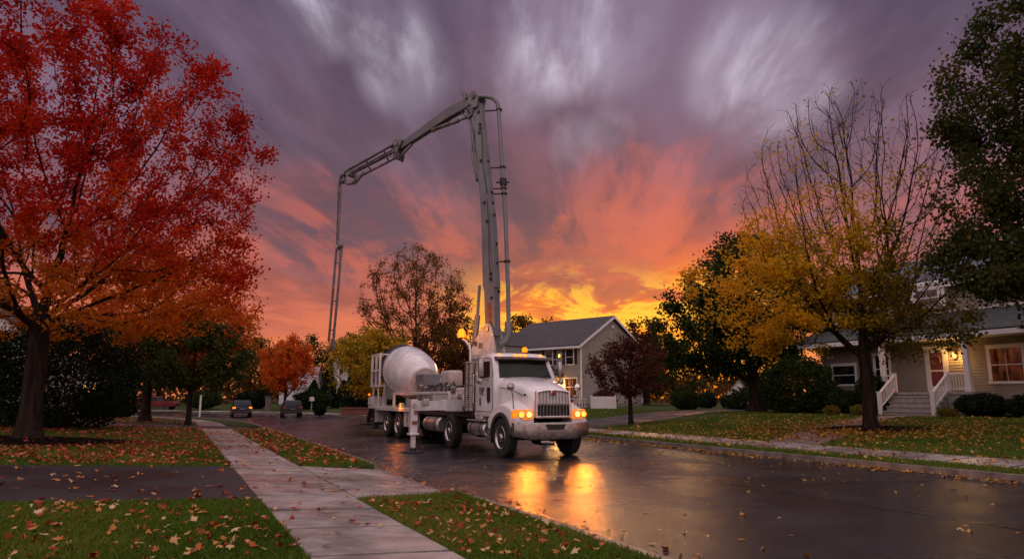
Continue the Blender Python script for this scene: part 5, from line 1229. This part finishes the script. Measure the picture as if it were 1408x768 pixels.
# dark tree at the right edge, big dark tree by the playhouse, small dark red tree
att = ell_points(1000, (0, 0, 9.6), (4.9, 4.9, 7.0), .45, 7, 2.9)
att = att[(-(att[:, 0]*CRX + att[:, 1]*CRY) < 4.4)]
att = np.concatenate([att, ell_points(260, (-CRX*3.1, -CRY*3.1, 5.6), (2.2, 2.5, 1.5), .2, 77)])
make_tree('shade_tree', 'tall dark green tree cut by the picture edge beside the taupe house', 'tree', (26.6, 10.6, .5), att, 2.6, .30, 88000, .125, L_GRN, M['barkd'], LEAF6, .30, .05, .010, lambda L, t: .2 + .74*t + .10*np.clip((5 - L[:, 2])/3, 0, 1), None, .22, .4, 8, .62, .8, .1, 13)
att = np.concatenate([ell_points(800, (0, 0, 7.2), (4.4, 4.4, 4.7), .35, 8, 2.4), ell_points(420, (-CRX*3.1, -CRY*3.1, 5.4), (3.4, 3.0, 4.0), .2, 9, 1.6)])
make_tree('shade_tree', 'broad dark green tree standing between the grey house and the taupe house', 'tree', (34.6, 34.2, .72), att, 2.2, .42, 36000, .22, L_GRN, M['barkd'], LEAF4, .34, .05, .012, lambda L, t: .05 + .62*t, None, .15, .42, 8, .62, .8, .1, 14)
att = ell_points(520, (0, 0, 2.85), (2.1, 2.1, 1.75), .25, 10, 1.1)
make_tree('crab_apple_tree', 'small round dark red tree on the lawn before the grey house', 'tree', (21.0, 29.3, .32), att, 1.15, .11, 9500, .12, L_DRED, M['barkd'], LEAF4, .16, .03, .007, lambda L, t: t, None, .1, .22, 4, .32, .7, .05, 15, flare=.4)

# middle distance
att = ell_points(1150, (0, 0, 8.6), (5.1, 5.1, 6.0), .25, 11, 2.8)
make_tree('bare_brown_tree', 'tall thin leaved brown tree standing behind the mixer drum', 'tree', (18.3, 56.5, .3), att, 2.4, .22, 15000, .16, L_BRN, M['barkb'], LEAF4, .20, .035, .016, lambda L, t: t*.85, None, .05, .36, 8, .50, 1.1, .22, 16)
att = ell_points(420, (0, 0, 4.0), (3.6, 3.4, 2.9), .3, 12, 1.2)
make_tree('yellow_tree', 'low yellow tree behind the white rack at the truck tail', 'tree', (13.6, 52.5, .25), att, 1.5, .18, 9500, .22, L_YEL, M['barkb'], LEAF4, .3, .04, .012, lambda L, t: .16 + .5*t, None, .1, .4, 7, .6, .8, .1, 17)
att = ell_points(420, (0, 0, 5.4), (3.4, 3.4, 4.6), .3, 13, 1.2)
make_tree('red_brown_tree', 'red brown tree directly behind the cab and boom foot', 'tree', (24.0, 63.5, .5), att, 2, .22, 9500, .24, L_DRED, M['barkb'], LEAF4, .32, .04, .014, lambda L, t: .15 + .75*t, None, .1, .42, 7, .62, .8, .1, 18)
att = ell_points(360, (0, 0, 4.6), (3.1, 3.1, 3.2), .3, 14, 1.5)
make_tree('orange_red_tree', 'bright orange red tree behind the parked station wagon', 'tree', (10.9, 78.8, .3), att, 1.5, .2, 8500, .27, L_ORG, M['barkb'], LEAF4, .3, .04, .014, lambda L, t: .35 + .65*t - .1*np.clip((L[:, 2] - 5)/3, 0, 1), None, .1, .4, 7, .6, .8, .1, 19)
att = ell_points(500, (0, 0, 3.7), (2.9, 2.9, 2.2), .3, 15, 1.5)
make_tree('small_green_tree', 'small dark green tree on the verge at the end of the paved walk', 'tree', (.75, 41.2, .2), att, 1.4, .13, 11000, .17, L_GRN, M['barkd'], LEAF4, .24, .03, .010, lambda L, t: .15 + .7*t, None, .1, .32, 6, .48, .8, .08, 20, flare=.5)
att = ell_points(620, (.8, 0, 6.0), (5.0, 4.6, 3.4), .3, 16, 2.8)
make_tree('orange_tree', 'orange leaved tree with straight dark trunk behind the red maple', 'tree', (-1.4, 43.6, .35), att, 2.8, .24, 19000, .17, L_ORG, M['barkd'], LEAF4, .3, .05, .012, lambda L, t: .5 + .5*t, None, .1, .42, 8, .62, .8, .1, 21, flare=.6)

# far trees: two grown once, then repeated along the skyline
def far_tree(lab, loc, h, w, lm, seed, proto={}):
    return make_tree('skyline_tree', lab, 'tree', loc, ell_points(340, (0, 0, h*.56), (w, w, h*.44), .35, seed, h*.12), h*.16, .3, 7000, .36, lm, M['barkb'], LEAF4, .42, .06, .02, lambda L, t: .1 + .8*t, None, .12, .55, 9, .8, .8, .1, seed, 'trees along the skyline')
protos = [far_tree('dark green tree far up the street behind the distant white house', (29, 118, .4), 13, 6.2, L_GRN, 31), far_tree('brown tree showing between the boom and the grey house ridge', (40.9, 79.4, .6), 11.5, 4.6, L_BRN, 32), far_tree('dark red brown tree far behind the grey house gable', (56, 74.5, .6), 11.6, 4.6, L_DRED, 33)]
far = [(0, 55.8, 91.3, 1.05, 1.0, 1, 'brown tree peeping over the middle of the grey house roof'),
       (0, -2, 104, .95, .95, 0, 'dark tree closing the view behind the small green tree'), (0, 5.5, 112, .85, .85, 0, 'dark tree far behind the blue car'), (0, 12.5, 119, .95, 1.0, 1, 'brown tree behind the pale roofed low house'), (0, 20, 122, .92, 1.0, 0, 'dark tree far behind the distant white gable'),
       (0, 27, 99, .72, .8, 0, 'dark tree between the distant white gable and the boom tip'), (0, 36, 108, .8, .9, 1, 'brown tree far behind the tall thin brown tree'), (0, 44, 100, .8, .8, 2, 'dark red brown tree behind the boom foot, far off'),
       (0, -10, 98, .9, 1.0, 0, 'dark tree behind the orange tree trunk'), (0, -20, 92, 1.0, 1.1, 0, 'dark tree far behind the crown of the red maple'), (0, -29, 84, 1, 1.1, 1, 'brown tree far behind the white sided house'),
       (0, -13, 62, .72, .85, 0, 'dark tree between the evergreen mass and the lit window'), (0, 66, 66, .95, 1.0, 0, 'dark green tree far back between grey house and broad dark tree'), (0, 75, 58, .9, 1.0, 2, 'red brown tree far behind the broad dark tree'), (0, 84, 50, .9, 1.0, 0, 'dark tree far behind the yellow tree'), (0, 60, 80, .8, .9, 2, 'red brown tree beyond the grey gable, farther back than its neighbour'), (0, 32, 76, .62, .7, 2, 'low red brown tree behind the mixer and pump'), (0, 52, 64, .55, .7, 0, 'low dark green tree beside the grey house gable end')]
rr = random.Random(5)
for _, x, y, sz, sw, k, lab in far:
    c = copy_tree(protos[k]); c.location = (x, y, .4); c.rotation_euler = (0, 0, rr.uniform(0, 6.28)); c.scale = (sw, sw, sz); c['label'] = lab
# bushes: an uneven shell of leaves over a branching core
def bush(name, label, cat, loc, rad, n, size, lm, seed, group=None, cone=False, tint=lambda L, t: t, tmpl=LEAF4):
    root = thing(name, label, cat, loc, seed*1.3, group); rg = np.random.default_rng(seed)
    v = rg.normal(size=(n, 3)); v /= np.linalg.norm(v, axis=1)[:, None]; u = .55 + .45*rg.random(n)**.5
    bump = np.array([1 + .22*mnoise.noise(Vector((q[0]*2.2, q[1]*2.2, q[2]*2.2 + seed))) + .10*mnoise.noise(Vector((q[0]*6, q[1]*6, q[2]*6 + seed))) for q in v])
    P = v*(u*bump)[:, None]*np.array(rad)
    if cone:
        z = rg.random(n)**1.5; a = rg.uniform(0, 6.283, n); r = (1 - z)**.8*np.sqrt(rg.uniform(.35, 1, n)); P = np.stack([r*np.cos(a)*rad[0], r*np.sin(a)*rad[1], (z*2 - 1)*rad[2]], 1)*1.0; P += rg.normal(size=(n, 3))*.06
    P[:, 2] += rad[2]*(.92 if not cone else 1); P = P[P[:, 2] > .02]
    t = .5 + .42*clump(P, 1.6, seed) + rg.normal(size=len(P))*.16
    leaves('foliage', P, size, tint(P, t), tmpl, lm, root, .3)
    b = MB()
    for k in range(7):
        a = k*.9 + seed; p = Vector((.45*rad[0]*math.cos(a), .45*rad[1]*math.sin(a), rad[2]*(.9 + .3*math.sin(k)))); b.tube([(0, 0, -.1), p*.5 + Vector((0, 0, .1)), p], [.05, .03, .012], 5)
    b.build('stem', M['barkd'], root); return root
bush('evergreen_bush', 'huge black green yew mass behind the red maple trunk', 'bush', (-4.2, 32.6, .45), (3.1, 3.0, 2.25), 30000, .12, L_EVG, 1)
bush('evergreen_bush', 'black green yew behind the maple, farther from the street than the huge yew', 'bush', (-9.2, 35.0, .5), (3.4, 3.0, 2.0), 18000, .14, L_EVG, 2)
bush('shrub', 'dark rounded shrub beside the straight trunk of the orange tree', 'bush', (-3.6, 52, .3), (1.6, 1.6, .9), 3500, .18, L_EVG, 3)
bush('shrub', 'tall dark shrub at the far end of the taupe house', 'bush', (33.4, 29.6, .72), (2.2, 2.0, 1.75), 9000, .17, L_GRN, 4, tint=lambda L, t: .5*t)
bush('shrub', 'dark shrub under the unlit front window of the taupe house', 'bush', (34.4, 27.6, .72), (1.5, 1.3, .75), 5000, .14, L_GRN, 5, tint=lambda L, t: .45*t)
bush('shrub', 'dark upright shrub between the stair railing and yellow tree trunk', 'bush', (34.8, 25.9, .72), (.8, .8, 1.2), 4000, .14, L_GRN, 6, tint=lambda L, t: .45*t)
bush('shrub', 'clipped dark shrub beside the porch railing under the wall lamp', 'bush', (35.2, 20.3, .74), (1.15, 1.1, .58), 6000, .10, L_EVG, 7)
bush('shrub', 'clipped dark shrub under the glowing front window of the taupe house', 'bush', (35.2, 18.2, .74), (1.0, .9, .55), 6000, .10, L_EVG, 8)
bush('flower_clump', 'small yellow green mound at the bed edge, farther from the porch steps', 'plant', (31.6, 25.9, .72), (.42, .42, .28), 1500, .07, L_MUM, 9)
bush('flower_clump', 'small yellow green mound at the bed edge, nearer the yellow tree trunk', 'plant', (32.5, 25.0, .72), (.42, .42, .30), 1500, .07, L_MUM, 10)
bush('flower_clump', 'low yellow plant at the foot of the stair railing below the wall lamp', 'plant', (34.0, 21.2, .72), (.45, .45, .25), 1500, .07, L_MUM, 11)
bush('shrub', 'rounded dark shrub beside the small dark red tree and playhouse', 'bush', (37.0, 44.0, .7), (1.3, 1.3, .8), 3500, .16, L_GRN, 12, tint=lambda L, t: .6*t)
bush('shrub', 'low dark shrub at the corner of the white playhouse', 'bush', (43.2, 48.6, .7), (.9, .9, .75), 2500, .15, L_EVG, 13)
bush('shrub', 'low dark shrub in front of the playhouse', 'bush', (45.0, 47.6, .7), (.8, .8, .6), 2500, .15, L_EVG, 28)
bush('shrub', 'dark shrub below the lit window of the grey house', 'bush', (35.2, 60.8, .7), (1.1, 1.1, .75), 3000, .16, L_EVG, 14)
bush('shrub', 'dark red shrub by the grey house corner railing', 'bush', (37.8, 57.0, .7), (1.2, 1.2, .9), 3000, .16, L_DRED, 15)
bush('shrub', 'round clipped bush on the kerb beside the dark station wagon', 'bush', (11.4, 61.5, .14), (.55, .55, .55), 2500, .10, L_EVG, 16)
for k, (x, y, h, lab) in enumerate(((17.0, 86.8, 5.6, 'tallest of the dark conifers in front of the distant white gable'), (19.6, 85.5, 4.6, 'dark conifer overlapping the eave of the distant white gable'), (15.2, 86.5, 3.4, 'shortest dark conifer by the pale roofed house'), (17.2, 79.0, 3.2, 'dark conifer nearest the truck tail rack'))):
    bush('conifer', lab, 'conifer', (x, y, .3), (1.5, 1.5, h/2), 4200, .24, L_EVG, 40 + k, 'dark conifers up the street', cone=True)
for k, (x, y, lab) in enumerate(((8.3, 86.5, 'dark green hedge bush between the blue car and orange red tree'), (13.9, 79.3, 'dark bush between the orange red tree trunk and the mailbox'), (20.5, 70.0, 'dark bush beyond the truck rack and tail lamp'), (16.4, 66.5, 'dark bush behind the brick garden wall'), (24.5, 58.0, 'dark bush behind the deck of the truck'), (29.0, 62.0, 'dark bush between the truck boom and grey house'), (-5, 70.0, 'dark bush at the nose of the far red car'), (3.0, 88.0, 'dark bush behind the blue car up the street'), (41.5, 41.5, 'dark bush behind the trunk of the broad dark tree'), (50, 41, 'dark bush far behind the yellow tree trunk'))):
    bush('shrub', lab, 'bush', (x, y, .4), (2.0, 2.0, 1.1), 3600, .22, L_GRN if k % 3 else L_EVG, 60 + k, tint=lambda L, t: .55*t)

# the woodland that closes the view low down behind everything
n = 42000; a = np.radians(RNG.uniform(-42, 92, n)); rr_ = RNG.uniform(126, 146, n); hh = np.array([6.2 + 2.6*mnoise.noise(Vector((math.degrees(q)*.16, 1.7, 0))) + 1.2*mnoise.noise(Vector((math.degrees(q)*.7, 5.7, 0))) for q in a])
P = np.stack([rr_*np.sin(a), rr_*np.cos(a), hh*RNG.random(n)**.8], 1)
tag(leaves('woodland', P, .8, np.clip(RNG.normal(.35, .2, n), 0, 1), LEAF4, L_BRN, None, .3), 'low dark belt of far woodland closing the end of the street', 'woodland', kind='stuff')
# ------------------------------------------------------------------ fallen leaves
F_RED = leaf_mat('fallen_red_leaves', [(0, (.14, .012, .008)), (.35, (.44, .045, .02)), (.7, (.58, .14, .06)), (1, (.60, .30, .15))], .1, .5, .25)
F_MIX = leaf_mat('fallen_mixed_leaves', [(0, (.14, .012, .012)), (.3, (.34, .06, .025)), (.55, (.48, .20, .05)), (.8, (.56, .37, .17)), (1, (.60, .47, .30))], .1, .4)
F_YEL = leaf_mat('fallen_yellow_leaves', [(0, (.18, .07, .015)), (.4, (.40, .18, .03)), (.75, (.52, .30, .06)), (1, (.58, .42, .16))], .1, .4)
def litter(label, n, f, size, m, dz=.025, clus=.5, tmpl=LEAF5, flat=3.0, bias=0.0):
    P = f(n); k = np.array([mnoise.noise(Vector((x*.9, y*.9, 3.3))) for x, y in P]); P = P[RNG.random(len(P)) < np.clip(.6 + clus*k*1.6, .06, 1)]
    md = np.ones(len(P), bool)
    for Q, hw in MULCH: md &= (np.linalg.norm(P - Q[0], axis=1) > hw[0]) | (RNG.random(len(P)) < .22)
    P = P[md]; Z = np.array([Hxy(x, y) for x, y in P]) + dz + RNG.random(len(P))*dz
    o = leaves('fallen_leaves', np.column_stack([P, Z]), size, np.clip(RNG.beta(1.6, 1.6, len(P)) + bias, 0, 1), tmpl, m, None, flat, .6, .28)
    tag(o, label, 'leaves', kind='stuff')
lr = reg
litter('red leaves carpeting the left lawn under the maple', 12500, reg((-9, XW0, 16.2, 24, 1.0), (-9, XW0, 24, 36.5, .55), (-6, XW0, 40.5, 52, .3)), .075, F_RED, .05)
litter('mixed leaves on the near left lawn', 700, reg((-5, XW0, 6.6, 10.75, 1)), .08, F_MIX, .05)
litter('leaves on the near grass strip beside the kerb', 520, reg((XW1, XK, 4.7, 10.8, 1)), .07, F_MIX, .05, bias=-.05)
litter('red leaves on the farther grass strip', 1000, reg((XW1, XK, 16.2, 36, 1)), .11, F_RED, .05)
litter('leaves scattered on the left sidewalk', 420, reg((XW0, XW1, 6, 16, .5), (XW0, XW1, 16, 36, 1)), .10, F_MIX, .03, flat=9)
litter('leaves on the dark driveway', 230, reg((-8, XW0, 10.9, 16.0, 1)), .12, F_MIX, .026, flat=9)
litter('leaves on the driveway apron', 60, reg((XW1, XK, 10.9, 16.0, 1)), .09, F_MIX, .02, flat=9)
def edge(xa, xb, y0, y1, p=2.0):
    return lambda n: np.stack([xa + (xb - xa)*RNG.random(n)**p, RNG.uniform(y0, y1, n)], 1)
litter('leaves gathered along the left gutter', 650, edge(CX + TL + .02, CX + TL + .75, 4, 36), .085, F_MIX, .008, bias=.0, flat=9)
litter('orange leaves gathered along the right gutter', 1300, edge(CX + TR - .03, CX + TR - .6, 6.5, 27), .10, F_YEL, .01, bias=.0, flat=9)
litter('leaves scattered over the wet road', 330, reg((4.9, 15, 4, 18, 1.0), (5, 15, 18, 34, .35)), .075, F_YEL, .006, .4, flat=10, bias=.1)
def round_tree(n):
    a = RNG.uniform(0, 6.283, n); r = np.abs(RNG.normal(size=n))*5.4; P = np.stack([24.3 - 1.2 + r*np.cos(a), 18.2 + r*np.sin(a)], 1); return P[(P[:, 0] > 15.55) & (P[:, 0] < 34.5)]
litter('yellow leaves round the half bare tree', 11500, round_tree, .09, F_YEL, .05, bias=-.12)
litter('yellow leaves on the right lawns', 900, reg((15.6, 16.5, 7, 27, 2.5), (18.1, 34, 9, 29, .8), (20, 34, 30, 44, .25)), .11, F_YEL, .05)
litter('leaves on the right sidewalk', 500, reg((16.6, 18.1, 8, 27, 1)), .10, F_YEL, .03, bias=-.1, flat=9)
